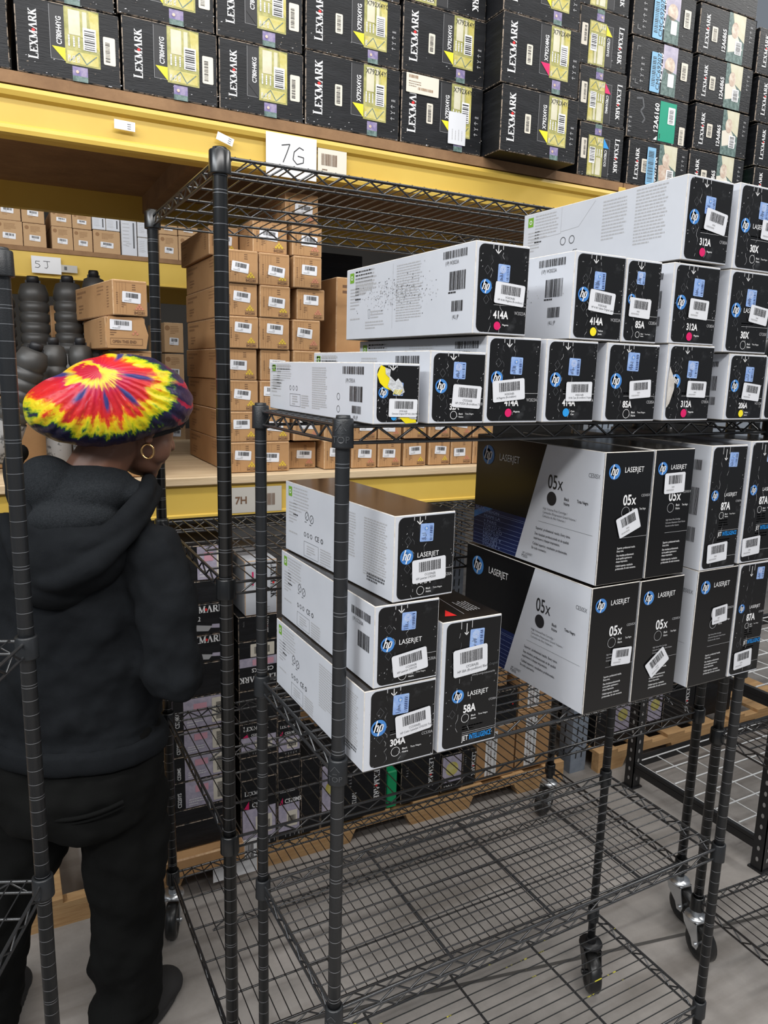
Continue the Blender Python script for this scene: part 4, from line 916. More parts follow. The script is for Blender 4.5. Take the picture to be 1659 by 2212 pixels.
def hp_front(q, w, h, num, dot, code, laser=True, seal=(.52, .74), sw='b', stick=(.68, .50, -.04), lw=.055, numv=None, jet=False, tall=False, dotname='', seed=1):
    r = .009; L0 = w*lw
    # rounded black panel: right side and bottom run to the edge
    pts = []
    for (cx_, cy_, t0) in ((L0+r, h-.003-r, PI/2), (L0+r, .0028+r, PI)):
        for i in range(6):
            t = t0+i*PI/10; pts.append((cx_+r*math.cos(t), cy_+r*math.sin(t)))
    pts += [(w-.0015, .0028), (w-.0015, h-.003)]
    q.poly(pts, 'hpblack', 1)
    U = (lambda f: f*w)
    # opening tab and arrow
    tx = w*.40
    for s_ in (-1, 1): q.line(tx+s_*w*.09, h*.985, tx+s_*w*.09, h*.93, .0012, 'g', 2)
    aw = .0035 if tall else .0045
    q.line(tx, h*.97, tx, h*.885, .0011, 'w', 3); q.pline([(tx-aw, h*.885+aw), (tx, h*.882), (tx+aw, h*.885+aw)], .0012, 'w', 3)
    # perforation tear lines
    rd = random.Random(seed)
    for s_ in (-1, 1):
        v = h*.90; x = tx+s_*w*.10; pt = [(x, v)]
        while v > h*.05: v -= h*.035; pt.append((x+w*.018*(1 if (len(pt)//2) % 2 else -1)*(1 if rd.random() < .8 else -.3), v))
        for i in range(0, len(pt)-1):
            if rd.random() < .62: q.line(*pt[i], *pt[i+1], .00045, 'g' if rd.random() < .5 else 'dg', 2)
    if not tall or jet:
        for v in ((.70, .38) if not tall else (.66, .28)):
            cx_, cy_ = w*.22, h*v; dd = w*.065; D = [(cx_, cy_+dd), (cx_+dd*.8, cy_), (cx_, cy_-dd), (cx_-dd*.8, cy_)]
            q.pline(D+[D[0]], .0005, 'dg', 2)
    for i in range(22):   # scuffs
        u, v = rd.choice((rd.uniform(.07, .2), rd.uniform(.9, .98)))*w, rd.random()*h; t = rd.uniform(.0005, .002)
        q.poly([(u, v), (u+t, v+t*.4), (u+t*.7, v+t*1.3)], 'g', 2)
    if seal:
        sx_, sy_ = seal; sw_, sh_ = (w*.22, w*.25) if not tall else (w*.24, w*.27); a = -.03
        u0, v0 = w*sx_, h*sy_
        q.rrect(u0-sw_/2, v0-sh_/2, u0+sw_/2, v0+sh_/2, .0015, 'holo', 3, a)
        for i in range(8): q.rect(u0-sw_*.42+rd.random()*sw_*.35, v0-sh_*.42+i*sh_*.055, u0-sw_*.1+rd.random()*sw_*.1, v0-sh_*.42+i*sh_*.055+sh_*.025, 'dg' if i % 2 else 'navy', 4)
        for i in range(9): q.rect(u0+sw_*.22, v0-sh_*.42+i*sh_*.095, u0+sw_*.42, v0-sh_*.42+i*sh_*.095+sh_*rd.choice((.02, .045)), 'navy', 4)
        if seed % 2: q.hp(u0-sw_*.05, v0+sh_*.24, sw_*.13, 4)
        else: 
            for k in range(3): q.ring(u0-sw_*.08, v0+sh_*.20, sw_*(.10+.07*k), .0004, 'w', 4, 14)
    R_ = w*(.105 if not tall else .10)
    hv = .52 if not tall else .40
    if tall and not jet: hv = .80
    if tall and jet: hv = .415 if jet == 1 else .605
    q.hp(w*(.20 if not (tall and jet == 1) else .30), h*hv, R_, 4)
    if laser: q.text('LASERJET', w*(.37 if not (tall and jet) else .46), h*hv-.0028, w*.072, 'w', 4, sx=.90)
    nv = numv if numv is not None else .235
    if not tall:
        q.line(w*.36, h*(nv+.13), w*.97, h*(nv+.13), .0006, 'g', 3); q.lines(w*.36, h*(nv+.16), w*.34, 2, h*.03, 'g', h*.014)
        q.text(num, w*.36, h*nv-.002, h*.085, 'w', 4, bold=.03, sx=.82)
        q.text(code, w*.97, h*nv+.004, h*.040, 'g', 4, align='R', sx=.8)
        dv = h*(nv-.10)
    else:
        q.text(num, w*.40, h*nv, h*.062 if jet else h*.070, 'w', 4, bold=.03, sx=.78)
        q.text(code, w*.97, h*nv+h*.055, h*.018, 'g', 4, align='R', sx=.85)
        dv = h*(nv-.045)
    dr = w*(.062 if not tall else .066); dx = w*.44
    if dot: q.disc(dx, dv, dr, dot, 4)
    else: q.ring(dx, dv, dr, .0006, 'w', 4)
    q.text(dotname.split('|')[0], dx+dr*1.5, dv+dr*.10, dr*.42, 'w', 4, bold=.01); q.text(dotname.split('|')[1], dx+dr*1.5, dv-dr*.62, dr*.42, 'w', 4, bold=.01)
    if dotname.startswith('Black'): q.text('Tinta Negra', dx+dr*3.4, dv+dr*.10, dr*.38, 'w', 4); 
    if jet:
        q.line(w*.40, h*.10 if seal else h*.16, w*.98, h*.10 if seal else h*.16, .0005, 'g', 3)
        jv = h*.055 if seal is not None and numv is not None and numv > .24 and jet == 1 else h*.30
        if jet == 1:
            q.text('JET', w*.40, h*.050, h*.042, 'w', 4, bold=.01, sx=.72); q.text('INTELLIGENCE', w*.525, h*.050, h*.042, 'ji', 4, bold=.02, sx=.53)
            q.line(w*.40, h*.115, w*.98, h*.115, .0005, 'g', 3); q.lines(w*.40, h*.155, w*.45, 2, h*.02, 'g', h*.009)
            q.text('www.hp.com/go/anticounterfeit', w*.52, h*.555, h*.016, 'g', 4, sx=.75)
        else:
            q.text('JET', w*.40, h*.272, h*.034, 'w', 4, bold=.01, sx=.72); q.text('INTELLIGENCE', w*.53, h*.272, h*.034, 'ji', 4, bold=.02, sx=.56)
            q.line(w*.40, h*.315, w*.98, h*.315, .0005, 'g', 3); q.lines(w*.40, h*.395, w*.3, 4, h*.020, 'g', h*.009); q.lines(w*.40, h*.235, w*.45, 3, h*.022, 'w', h*.009)
def front_05(q, w, h, sd=1, numv=.60):
    q.hp(w*.20, h*.855, w*.115, 3); q.text('LASERJET', w*.40, h*.845, w*.085, 'w', 3, sx=.85)
    q.text('05', w*.42, h*numv, h*.080, 'w', 3, bold=.02, sx=.80); q.text('x', w*.42+h*.080*1.12, h*numv, h*.080, 'w', 3, bold=.01, sx=.80)
    q.text('CE505X', w*.98, h*(numv+.055), h*.020, 'g', 3, align='R')
    q.ring(w*.49, h*(numv-.055), w*.085, .0007, 'g', 3); q.text('Black', w*.62, h*(numv-.045), h*.018, 'w', 3, sx=.8); q.text('Noire', w*.62, h*(numv-.072), h*.018, 'w', 3, sx=.8); q.text('Tinta Negra', w*.78, h*(numv-.045), h*.016, 'w', 3, sx=.62)
    T = ('High Volume Print Cartridge', "Cartouche d'Impression Grand Volume", 'Cartucho de Alto Volumen')
    for i, t in enumerate(T): q.text(t, w*.40, h*(numv-.155-.024*i), h*.014, 'g', 3, sx=.72)
    q.line(w*.40, h*(numv-.25), w*.98, h*(numv-.25), .0005, 'g', 3)
    T = ('Superior, professional results.', 'Every time.', '', 'Des résultats professionnels', 'et de qualité supérieure à', 'chaque impression.', '', 'Calidad superior, resultados', 'profesionales. En todo momento.')
    v = numv-.335
    for t in T:
        if t: q.text(t, w*.38, h*v, h*.016, 'w', 3, sx=.72, bold=.005)
        v -= .0235 if t else .010
def side_05(q, l, h):
    """u from back to front: black, navy letter bands low, white slanted panel near the front"""
    ub, ut = l*.40, l*.60
    q.poly([(0.002, .002), (ub, .002), (ub+(ut-ub)*.36, h*.36), (.002, h*.36)], 'navy', 1)
    q.poly([(.002, h*.30), (.002, h*.24), (l*.18, h*.36), (l*.10, h*.36)], 'blu', 2)
    rows = [('SE FA', .33), ('TG LONDON', .315), ('MIAMI LA', .27), ('+ PARIS', .225), ('TOKYO C', .185), ('HONG KO', .148), ('NEW YO', .112), ('MADRID Y', .078), ('RIO DE J', .046), ('SYDNEY +', .014)]
    for i, (t, v) in enumerate(rows):
        q.text(t, l*(.10 if i > 1 else .02), h*v, h*.027, 'pblue', 3, sx=1.55, bold=.004)
        q.line(.003, h*(v-.006), ub+(ut-ub)*v, h*(v-.006), .0004, 'pblue', 3)
    q.poly([(ub, .001), (l-.001, .001), (l-.001, h-.001), (ut, h-.001)], 'hpwhite', 4)
    q.hp(l*.115, h*.83, h*.085, 3); q.text('LASERJET', l*.215, h*.80, h*.062, 'w', 3, sx=.80)
    q.text('05', l*.625, h*.655, h*.115, 'k', 6, bold=.01, sx=.72); q.text('x', l*.625+h*.115*1.0, h*.655, h*.115, 'k', 6, sx=.76)
    q.text('CE505X', l*.98, h*.80, h*.034, 'dg', 6, align='R', sx=.75)
    q.disc(l*.66, h*.575, h*.056, 'k', 6); q.text('Black', l*.75, h*.585, h*.024, 'k', 6, bold=.02, sx=.8); q.text('Noire', l*.75, h*.548, h*.024, 'k', 6, bold=.02, sx=.8); q.text('Tinta Negra', l*.84, h*.59, h*.024, 'k', 6, bold=.02, sx=.75)
    T = ('High Volume Print Cartridge /', "Cartouche d'Impression Grand Volume /", 'Cartucho de Alto Volumen /')
    for i, t in enumerate(T): q.text(t, l*.60, h*(.475-.031*i), h*.020, 'dg', 6, sx=.85)
    q.line(l*.57, h*.37, l*.96, h*.37, .0004, 'dg', 6)
    T = ('Superior, professional results. Every time.', 'Des résultats professionnels et de qualité', 'supérieure à chaque impression.', 'Calidad superior, resultados profesionales.', 'En todo momento.')
    for i, t in enumerate(T): q.text(t, l*(.555-.006*i), h*(.30-.038*i-.01*(i > 0)-.01*(i > 2)), h*.022, 'k', 6, sx=.80, bold=.01)
    q.text('HP LASERJET', l*.46, h*.060, h*.020, 'dg', 6, sx=.85); q.text('P2055', l*.455, h*.030, h*.026, 'k', 6, sx=.85)
def hp_box(x, z, w, h, l, label, front, side=None, sd=1, y=.83, yaw=0.0, allblack=False, sticker=None, group=None, top='topblack', name='toner_carton'):
    e = empty(name, (x, y, z), yaw); mb = MB()
    if allblack: mb.box(0, w, 0, l, 0, h, 'hpplain', dict(top='topblack'))
    else: mb.box(0, w, 0, l, 0, h, 'hpwhite', dict(top=top, bottom='hpgrey'))
    mb.build('box_body', e, bevel=.0011, bmat='hpwear')
    q = Print((0, 0, 0), (1, 0, 0), (0, 0, 1), (0, -1, 0), step=.00022)
    front(q, w, h); q.mb.build('front_print', e)
    if side:
        q = Print((0, l, 0), (0, -1, 0), (0, 0, 1), (-1, 0, 0), step=.00022)
        side(q, l, h); q.mb.build('side_print', e)
    if sticker:
        u, v, a, sw_, sh_ = sticker[:5]; q = Print((0, -.0016, 0), (1, 0, 0), (0, 0, 1), (0, -1, 0), step=.00025)
        q.sticker(w*u, h*v, sw_, sh_, a, seed=sd+3, txt=sticker[5:] or None); q.mb.build('barcode_sticker', e)
    tag(e, label, 'box', group)
    return e
HF = hp_front
BK, MG, CY, YE = 'Black|Noire', 'Magenta|', 'Cyan|Cian', 'Yellow|Jaune'
z0 = 1.4785
T1 = dict(y=.83)
b = hp_box(.438, z0, .067, .077, .375, 'low white and black carton with torn yellow tape, leftmost on the top shelf',
   lambda q, w, h: HF(q, w, h, '', 'cya', '', laser=False, seal=(.52, .58), numv=.22, dotname='Cyan|Cian', seed=1, lw=.07),
   lambda q, l, h: side_left(q, l, h, 'B'), sticker=(.63, .27, -.02, .042, .023, 'CF351A(B)', 'Genuine Original HP NO.130A PRINT'))
q = Print((0, -.0007, 0), (1, 0, 0), (0, 0, 1), (0, -1, 0), step=.0004)
q.poly([(.004, .062), (.009, .074), (.016, .071), (.021, .060), (.031, .050), (.0335, .041), (.027, .042), (.015, .046), (.008, .052)], 'tape', 1)
q.poly([(.015, .071), (.023, .069), (.022, .061), (.030, .054), (.034, .058), (.040, .052), (.044, .041), (.036, .036), (.028, .040), (.019, .048), (.022, .058), (.016, .063)], 'torn', 2)
q.poly([(.036, .010), (.047, .001), (.063, .002), (.061, .010), (.050, .013)], 'tape', 1)
q.poly([(.048, .017), (.056, .020), (.062, .014), (.063, .006), (.054, .007), (.045, .012)], 'torn', 2)
for i in range(4): q.line(.027+.003*i, .038, .031+.003*i, .044, .001, 'tape', 3)
q.mb.build('torn_yellow_tape', b)
hp_box(.520, z0, .088, .0945, .38, 'white and black carton with no coloured dot, second from the left on the top shelf',
   lambda q, w, h: HF(q, w, h, '32A', None, 'CF232A', laser=False, dotname=BK, seed=2, numv=.22), lambda q, l, h: side_left(q, l, h, 'B'), sticker=(.66, .38, -.06, .046, .030, 'CF232A(B)', 'HP CF232A (B-condition) Toner'))
hp_box(.6085, z0, .094, .117, .38, 'magenta-dot carton with a sticker over its logo, third on the top shelf',
   lambda q, w, h: HF(q, w, h, '414A', 'mag', 'W2023A', laser=False, dotname=MG, seed=3, numv=.22, seal=(.55, .67)), lambda q, l, h: side_left(q, l, h, 'A'), sticker=(.42, .385, .10, .055, .029, 'W2023A(B)', 'A Magenta (B-condition)'))
hp_box(.712, z0, .098, .117, .38, 'carton with a cyan dot in the bottom row of the top shelf',
   lambda q, w, h: HF(q, w, h, '414A', 'cya', 'W2021A', laser=False, dotname=CY, seed=4, numv=.22, seal=(.55, .68)), lambda q, l, h: side_left(q, l, h, 'A', 2), sticker=(.66, .38, .02, .050, .028, 'W2021A(B)', '414A Cyan (B-condition) Original'))
hp_box(.828, z0, .111, .117, .38, 'scuffed dotless carton between the cyan and magenta ones, top shelf bottom row',
   lambda q, w, h: HF(q, w, h, '85A', None, 'CE285A', laser=False, dotname=BK, seed=5, numv=.20, seal=(.50, .77)), lambda q, l, h: side_left(q, l, h, 'E'), sticker=(.66, .42, .07, .046, .027))
b = hp_box(.958, z0, .108, .120, .38, 'carton with a magenta dot and a long tear across its logo, top shelf bottom row',
   lambda q, w, h: HF(q, w, h, '312A', 'mag', 'CF383A', laser=False, dotname=MG, seed=6, numv=.20, seal=(.55, .68)), lambda q, l, h: side_left(q, l, h, 'E'), sticker=(.66, .42, -.02, .045, .026))
q = Print((0, -.0016, 0), (1, 0, 0), (0, 0, 1), (0, -1, 0), step=.0003); q.poly([(.004, .020), (.011, .028), (.018, .048), (.020, .060), (.016, .068), (.005, .085), (.003, .060)], 'hpwear', 1)
q.poly([(.018, .060), (.024, .058), (.026, .040), (.022, .036), (.019, .046)], 'hpblack', 2); q.mb.build('torn_flap', b)
hp_box(1.105, z0, .098, .110, .38, 'narrow carton with a yellow dot, rightmost in view of the top shelf bottom row',
   lambda q, w, h: HF(q, w, h, '206A', 'ylw', 'W2112A', laser=False, dotname=YE, seed=7, numv=.20, seal=(.56, .70)), lambda q, l, h: side_left(q, l, h, 'E'), sticker=(.64, .43, -.09, .046, .028))
hp_box(1.208, z0, .075, .108, .38, 'dark carton cut by the right edge beside the yellow-dot one, top shelf',
   lambda q, w, h: HF(q, w, h, '87A', None, 'CF287A', laser=False, dotname=BK, seed=8, numv=.2), lambda q, l, h: side_left(q, l, h, 'E'))
z1 = z0+.1185
hp_box(.5835, z1, .089, .118, .385, 'smudged long white magenta-dot carton, leftmost of the second layer on the top shelf',
   lambda q, w, h: HF(q, w, h, '414A', 'mag', 'W2023A', laser=False, dotname=MG, seed=8, numv=.20, seal=(.52, .68)), lambda q, l, h: side_left(q, l, h, 'A', 1), sticker=(.64, .455, -.07, .050, .028, 'W2023A(B)', 'HP 414A Magenta (B-condition) Laser'))
hp_box(.753, z1, .0985, .1215, .38, 'carton with a yellow dot in the second layer of the top shelf',
   lambda q, w, h: HF(q, w, h, '414A', 'ylw', 'W2022A', laser=False, dotname=YE, seed=9, numv=.20, seal=(.50, .69)), lambda q, l, h: side_left(q, l, h, 'A', 2), sticker=(.56, .45, -.09, .050, .030, 'W2022A(B)', 'HP 414A Yellow Original Laser'))
hp_box(.8535, z1, .074, .1205, .36, 'scuffed carton squeezed right of the yellow-dot one in the second layer',
   lambda q, w, h: HF(q, w, h, '85A', None, 'CE285A', laser=True, dotname=BK, seed=10, numv=.20, seal=(.42, .78)), None, sticker=(.44, .42, -.05, .044, .028), )
hp_box(.954, z1+.002, .106, .1215, .38, 'carton with a magenta dot under the topmost long white one',
   lambda q, w, h: HF(q, w, h, '312A', 'mag', 'CF383A', laser=False, dotname=MG, seed=11, numv=.20, seal=(.55, .72)), lambda q, l, h: side_left(q, l, h, 'E'), sticker=(.58, .45, -.05, .044, .030))
hp_box(1.0845, z0+.1115, .111, .131, .38, 'carton with a silver seal and tilted sticker, second layer by the right edge',
   lambda q, w, h: HF(q, w, h, '30X', None, 'CF230X', laser=True, dotname=BK, seed=12, numv=.20, seal=(.52, .68)), lambda q, l, h: side_left(q, l, h, 'E'), sticker=(.72, .48, -.12, .048, .028))
z2 = z1+.124
hp_box(.965, z2+.004, .105, .124, .385, 'topmost long white carton with a magenta dot and creased side',
   lambda q, w, h: HF(q, w, h, '312A', 'mag', 'CF383A', laser=False, dotname=MG, seed=13, numv=.22, seal=(.52, .68)), lambda q, l, h: side_left(q, l, h, 'D'), sticker=(.66, .50, -.13, .050, .032))
hp_box(1.0855, z0+.2435, .106, .131, .38, 'topmost carton at the right edge beside the long white one',
   lambda q, w, h: HF(q, w, h, '30X', None, 'CF230X', laser=True, dotname=BK, seed=14, numv=.24, seal=(.60, .72)), lambda q, l, h: side_left(q, l, h, 'E'), sticker=(.80, .50, -.05, .048, .030))
# middle shelf, left stack
zm = 1.0000
G3 = 'three long white cartons in the left stack'
hp_box(.4345, zm, .115, .119, .335, 'bottom long white carton of the left stack on the middle shelf',
   lambda q, w, h: HF(q, w, h, '304A', None, 'CC530A', laser=False, dotname=BK, seed=15, numv=.27, seal=(.50, .76), lw=.09), lambda q, l, h: side_left(q, l, h, 'M', 1), sticker=(.68, .50, .10, .058, .034, 'CC530A(B)', 'HP Color LaserJet CM2320 Toner'))
hp_box(.4475, zm+.1205, .102, .117, .345, 'middle long white carton of the left stack, its upper edge dented',
   lambda q, w, h: HF(q, w, h, '', None, 'CC530A', laser=True, dotname=BK, seed=16, numv=.20, seal=(.52, .77)), lambda q, l, h: side_left(q, l, h, 'M', 2), sticker=(.55, .26, .13, .056, .032, 'CC530A(B)', 'HP Laserjet CM2320'))
hp_box(.4740, zm+.2390, .100, .119, .345, 'top long white carton of the left stack, with a crushed lower right corner',
   lambda q, w, h: HF(q, w, h, '304A', None, 'CC530A', laser=True, dotname=BK, seed=17, numv=.20, seal=(.52, .78), lw=.06), lambda q, l, h: side_left(q, l, h, 'M', 1), yaw=math.radians(3.2), sticker=(.57, .34, .04, .056, .033, 'CC530A(B)', 'HP Laserjet CM2320'))
b = hp_box(.5565, zm, .104, .199, .335, 'upright black-fronted carton with a red triangle on its top',
   lambda q, w, h: HF(q, w, h, '58A', None, 'CF258A', laser=True, dotname=BK, seed=18, numv=.275, seal=(.58, .845), jet=1, tall=True, lw=.07), lambda q, l, h: side_left(q, l, h, 'E'), sticker=(.48, .68, .06, .060, .042, 'CF258A(B)', 'HP 58A (B-condition) Black Original'))
q = Print((0, 0, .199), (1, 0, 0), (0, 1, 0), (0, 0, 1), step=.0005); q.poly([(.018, .022), (.036, .018), (.034, .046)], 'r', 1); q.line(.050, .02, .060, .13, .0008, 'g', 1)
for i in range(5): q.lines(.066+.005*i, .03, .09, 1, .01, 'g', .002, PI/2, 1, i)
q.mb.build('top_print', b)
# middle shelf, right block
sid = lambda q, l, h: side_05(q, l, h)
G5 = 'black cartons'
hp_box(.8380, zm, .1045, .2155, .345, 'lower of two stacked black cartons showing a slanted white side panel', lambda q, w, h: front_05(q, w, h, 1, .60), sid, allblack=True, sticker=(.72, .42, -.05, .044, .030), sd=1)
hp_box(.8430, zm+.2185, .1055, .2130, .335, 'upper of two stacked black cartons showing a slanted white side panel', lambda q, w, h: front_05(q, w, h, 2, .60), sid, allblack=True, sticker=(.56, .46, .36, .048, .034), sd=2)
hp_box(.9460, zm, .1055, .2145, .34, 'black carton with a steeply tilted sticker low on its face, lower layer', lambda q, w, h: front_05(q, w, h, 3, .58), sid, allblack=True, sticker=(.52, .30, .62, .050, .032), sd=3)
hp_box(.9520, zm+.2185, .0930, .2140, .335, 'black carton with a level sticker right under its logo, upper layer', lambda q, w, h: front_05(q, w, h, 4, .60), sid, allblack=True, sticker=(.52, .74, .03, .048, .034), sd=4)
hp_box(1.0870, zm, .1065, .216, .345, 'black carton with a creased white side and its sticker covering the number', lambda q, w, h: front_05(q, w, h, 5, .58), sid, allblack=True, sticker=(.62, .60, .10, .040, .032), sd=5)
hp_box(1.0870, zm+.2165, .0930, .2190, .335, 'tall white-sided carton in the upper layer with bright blue lettering', lambda q, w, h: HF(q, w, h, '87A', None, 'CF287A', laser=True, dotname=BK, seed=21, numv=.485, seal=(.62, .885), jet=2, tall=True, lw=.05), lambda q, l, h: side_left(q, l, h, 'E'), sticker=(.42, .14, .06, .052, .034))
hp_box(1.1980, zm, .0860, .2170, .335, 'tall black carton ending the lower layer over the cart corner post', lambda q, w, h: HF(q, w, h, '87A', None, 'CF287A', laser=True, dotname=BK, seed=22, numv=.485, seal=(.70, .90), jet=2, tall=True, lw=.04), None, sticker=(.42, .14, .07, .050, .034))
hp_box(1.1895, zm+.2190, .0950, .2220, .335, 'tall black carton with blue lettering cut by the right picture edge', lambda q, w, h: HF(q, w, h, '87A', None, 'CF287A', laser=True, dotname=BK, seed=23, numv=.485, seal=(.62, .885), jet=2, tall=True, lw=.05), None, sticker=(.30, .14, .06, .050, .034))

# ---------------------------------------------------------------- pallets and cartons at floor level
def pallet(x0, x1, y, label, notches):
    e = rack_empty('wooden_pallet', x0, y, 0); Lp = x1-x0; H = .070
    for k, yy in enumerate((0, .45, .95)):
        b = MB(); pts = [(0, 0)]
        for a, c in notches: pts += [(a, 0), (a+.02, .045), (c-.02, .045), (c, 0)]
        pts += [(Lp, 0), (Lp, H), (0, H)]
        t = .038; n = len(pts)
        vs = [(u, 0, v) for u, v in pts]+[(u, t, v) for u, v in pts]
        # split the notched face into simple quads
        xs = sorted(set([0, Lp]+[q_ for a, c in notches for q_ in (a, a+.02, c-.02, c)]))
        def low(u):
            for a, c in notches:
                if a < u < a+.02: return .045*(u-a)/.02
                if a+.02 <= u <= c-.02: return .045
                if c-.02 < u < c: return .045*(c-u)/.02
            return 0
        for p_, q_ in zip(xs[:-1], xs[1:]):
            l0, l1 = low(p_+1e-6), low(q_-1e-6)
            for yy2, fl in ((0, 0), (t, 1)):
                f = [(p_, yy2, l0), (q_, yy2, l1), (q_, yy2, H), (p_, yy2, H)]; b.face(f[::-1] if fl else f, 'pine')
            b.face([(p_, 0, l0), (p_, t, l0), (q_, t, l1), (q_, 0, l1)], 'pine'); b.face([(p_, 0, H), (q_, 0, H), (q_, t, H), (p_, t, H)], 'pine')
        b.face([(0, 0, 0), (0, 0, H), (0, t, H), (0, t, 0)], 'pine'); b.face([(Lp, 0, 0), (Lp, t, 0), (Lp, t, H), (Lp, 0, H)], 'pine')
        b.build('stringer', e, (0, yy, 0))
    n = max(3, int(Lp/.16))
    for i in range(n):
        b = MB(); b.box(0, .10, 0, .99, 0, .015, 'pine'); b.build('deck_slat', e, (i*(Lp-.10)/(n-1), 0, H), bevel=.001)
    for xx in (0, Lp-.09):
        b = MB(); b.box(0, .09, 0, .99, 0, .012, 'pine')
    tag(e, label, 'pallet')
pallet(-.50, .640, 1.955, 'wooden pallet on the floor at the left, seen past the legs', ((.30, .52), (.93, 1.09)))
pallet(.665, 1.900, 1.955, 'wooden pallet on the floor in the middle under the black cartons', ((.33, .56), (.80, 1.02)))
pallet(2.065, 3.3, 1.940, 'wooden pallet on the floor right of the grey upright', ((.13, .42), (.70, .95)))
def rect_text_box(e, w, h, kind, sd, txt=''):
    q = Print((0, 0, 0), (1, 0, 0), (0, 0, 1), (0, -1, 0), step=.0005); U = PI/2
    if kind == 'p':      # lying: name sideways at the left, panel at the right
        q.rect(w*.38, h*.03, w*.99, h*.97, 'lav', 1); q.rrect(w*.72, h*.10, w*.92, h*.90, .003, 'cream', 2)
        for i in range(14): q.rect(w*.77, h*(.2+.04*i), w*.87, h*(.2+.04*i)+h*.02, 'k', 3)
        q.rect(w*.50, h*.55, w*.66, h*.80, 'pink', 2); q.lines(w*.42, h*.3, w*.24, 3, h*.09, 'w', h*.03, 0, 2, sd)
        q.text(txt, w*.33, h*.10, h*.13, 'w', 2, U, bold=.02, sx=.8); q.serif('LEXMARK', w*.10, h*.08, h*.8/4.75, 'w', U)
    elif kind == 'd':    # name on top, panel below
        q.serif('LEXMARK', w*.10, h*.78, w*.62/4.75, 'w'); q.rect(w*.04, h*.14, w*.96, h*.58, 'lav', 1); q.rrect(w*.40, h*.20, w*.86, h*.46, .002, 'cream', 2)
        q.barcode(w*.46, h*.26, w*.34, h*.12, 'k', k=3, seed=sd); q.poly([(w*.08, h*.60), (w*.22, h*.70), (w*.22, h*.58)], 'mag', 2); q.text(txt, w*.30, h*.60, h*.07, 'w', 2, bold=.02, sx=.8)
        icons(q, w*.35, h*.04, h*.07, 5)
    elif kind == 'u':    # small black box with printer picture
        q.serif('LEXMARK', w*.08, h*.72, w*.72/4.75, 'w'); q.text(txt, w*.10, h*.46, h*.15, 'w', 2, bold=.02, sx=.8); q.poly([(w*.25, h*.16), (w*.55, h*.10), (w*.62, h*.26), (w*.35, h*.34)], 'g', 1)
        q.poly([(w*.6, h*.2), (w*.8, h*.16), (w*.8, h*.3), (w*.62, h*.32)], 'lav', 1)
    elif kind == 's':    # standing, name running down
        q.serif('LEXMARK', w*.70, h*.90, h*.62/4.75, 'w', -U); icons(q, w*.12, h*.8, h*.06, 4, -U); q.text(txt, w*.20, h*.5, h*.08, 'w', 2, -U, bold=.02, sx=.8)
    elif kind == 'k':    # brown with tall white code label
        q.rect(w*.22, h*.04, w*.52, h*.92, 'w', 1)
        for u in (.27, .34, .44): 
            for i in range(30): q.rect(w*u, h*(.08+.027*i), w*(u+.045), h*(.08+.027*i)+h*random.choice((.006, .014)), 'kraft_ink' if u < .4 else 'k', 2)
    elif kind == 'w':
        q.serif('LEXMARK', w*.80, h*.95, h*.62/4.75, 'k', -U); q.lines(w*.2, h*.7, h*.4, 1, .01, 'g', .004, -U); q.rect(w*.22, h*.55, w*.27, h*.8, 'mag', 1); q.lines(w*.45, h*.12, w*.4, 4, .008, 'g', .003)
    elif kind == 'v':    # upside-down
        q.rrect(w*.30, h*.68, w*.92, h*.94, .002, 'cream', 2); q.barcode(w*.4, h*.74, w*.4, h*.14, 'k', k=3); q.rect(w*.02, h*.48, w*.98, h*.66, 'lav', 1); q.rect(w*.35, h*.50, w*.9, h*.62, 'pink', 2)
        p2 = Print((w, 0, h), (-1, 0, 0), (0, 0, -1), (0, -1, 0), q.mb, step=.0005); p2.text(txt, w*.10, h*.56, h*.085, 'w', 2, bold=.02); p2.serif('LEXMARK', w*.04, h*.72, w*.9/4.75, 'w')
    elif kind == 'c':
        q.rect(w*.05, h*.25, w*.95, h*.95, 'lav', 1); q.disc(w*.5, h*.6, w*.3, 'olive2', 2); q.text(txt, w*.1, h*.06, h*.12, 'w', 2, sx=.8)
    q.mb.build('front_print', e)
def low_box(x0, x1, z0, z1, kind, label, txt='', mt='lex', d=.30, y=1.978, bot=None, sd=1):
    k = y/2.02; x0 *= k; x1 *= k; z0 = 1.546-(1.546-z0)*k; z1 = 1.546-(1.546-z1)*k
    if bot is not None: z0 = bot
    z0 = max(z0, .087); w, h = x1-x0, z1-z0
    e = empty('low_carton', (x0, y, z0), RA); mb = MB(); mb.box(0, w, 0, d, 0, h, mt); mb.build('box_body', e, bevel=.002, bmat='wear' if mt == 'lex' else 'kraft_edge')
    rect_text_box(e, w, h, kind, sd, txt); tag(e, label, 'box')
    return z1+.0006
b = empty('cardboard_pad', (.36, 1.94, .087), RA); mb = MB(); mb.box(0, .26, 0, .35, 0, .060, 'kraft'); mb.build('sheet', b, bevel=.004, bmat='kraft_edge'); tag(b, 'folded brown cardboard slab lying on the left pallet', 'cardboard')
t = .149
S1 = [(.153, .203, '', 'flat dark carton at the bottom of the left pallet stack'), (.203, .250, '', 'second flat dark carton of the left pallet stack'), (.250, .340, 'C5220YS', 'black carton with lavender panel, third up in the left pallet stack'), (.340, .421, 'C520MS', 'black carton with lavender panel, fourth up in the left pallet stack'),
      (.421, .502, 'C5220KS', 'black carton with lavender panel, fifth up in the left pallet stack'), (.502, .600, 'C524KG', 'black carton with lavender panel, sixth up in the left pallet stack under the elbow')]
def zz(z, y=1.978): return 1.546-(1.546-z)*y/2.02
prev = t
for i, (a, b_, tx, lb) in enumerate(S1):
    prev = low_box(.375, .618, a, b_, 'p' if i > 1 else 'n', lb, tx, bot=prev+.001, sd=i)
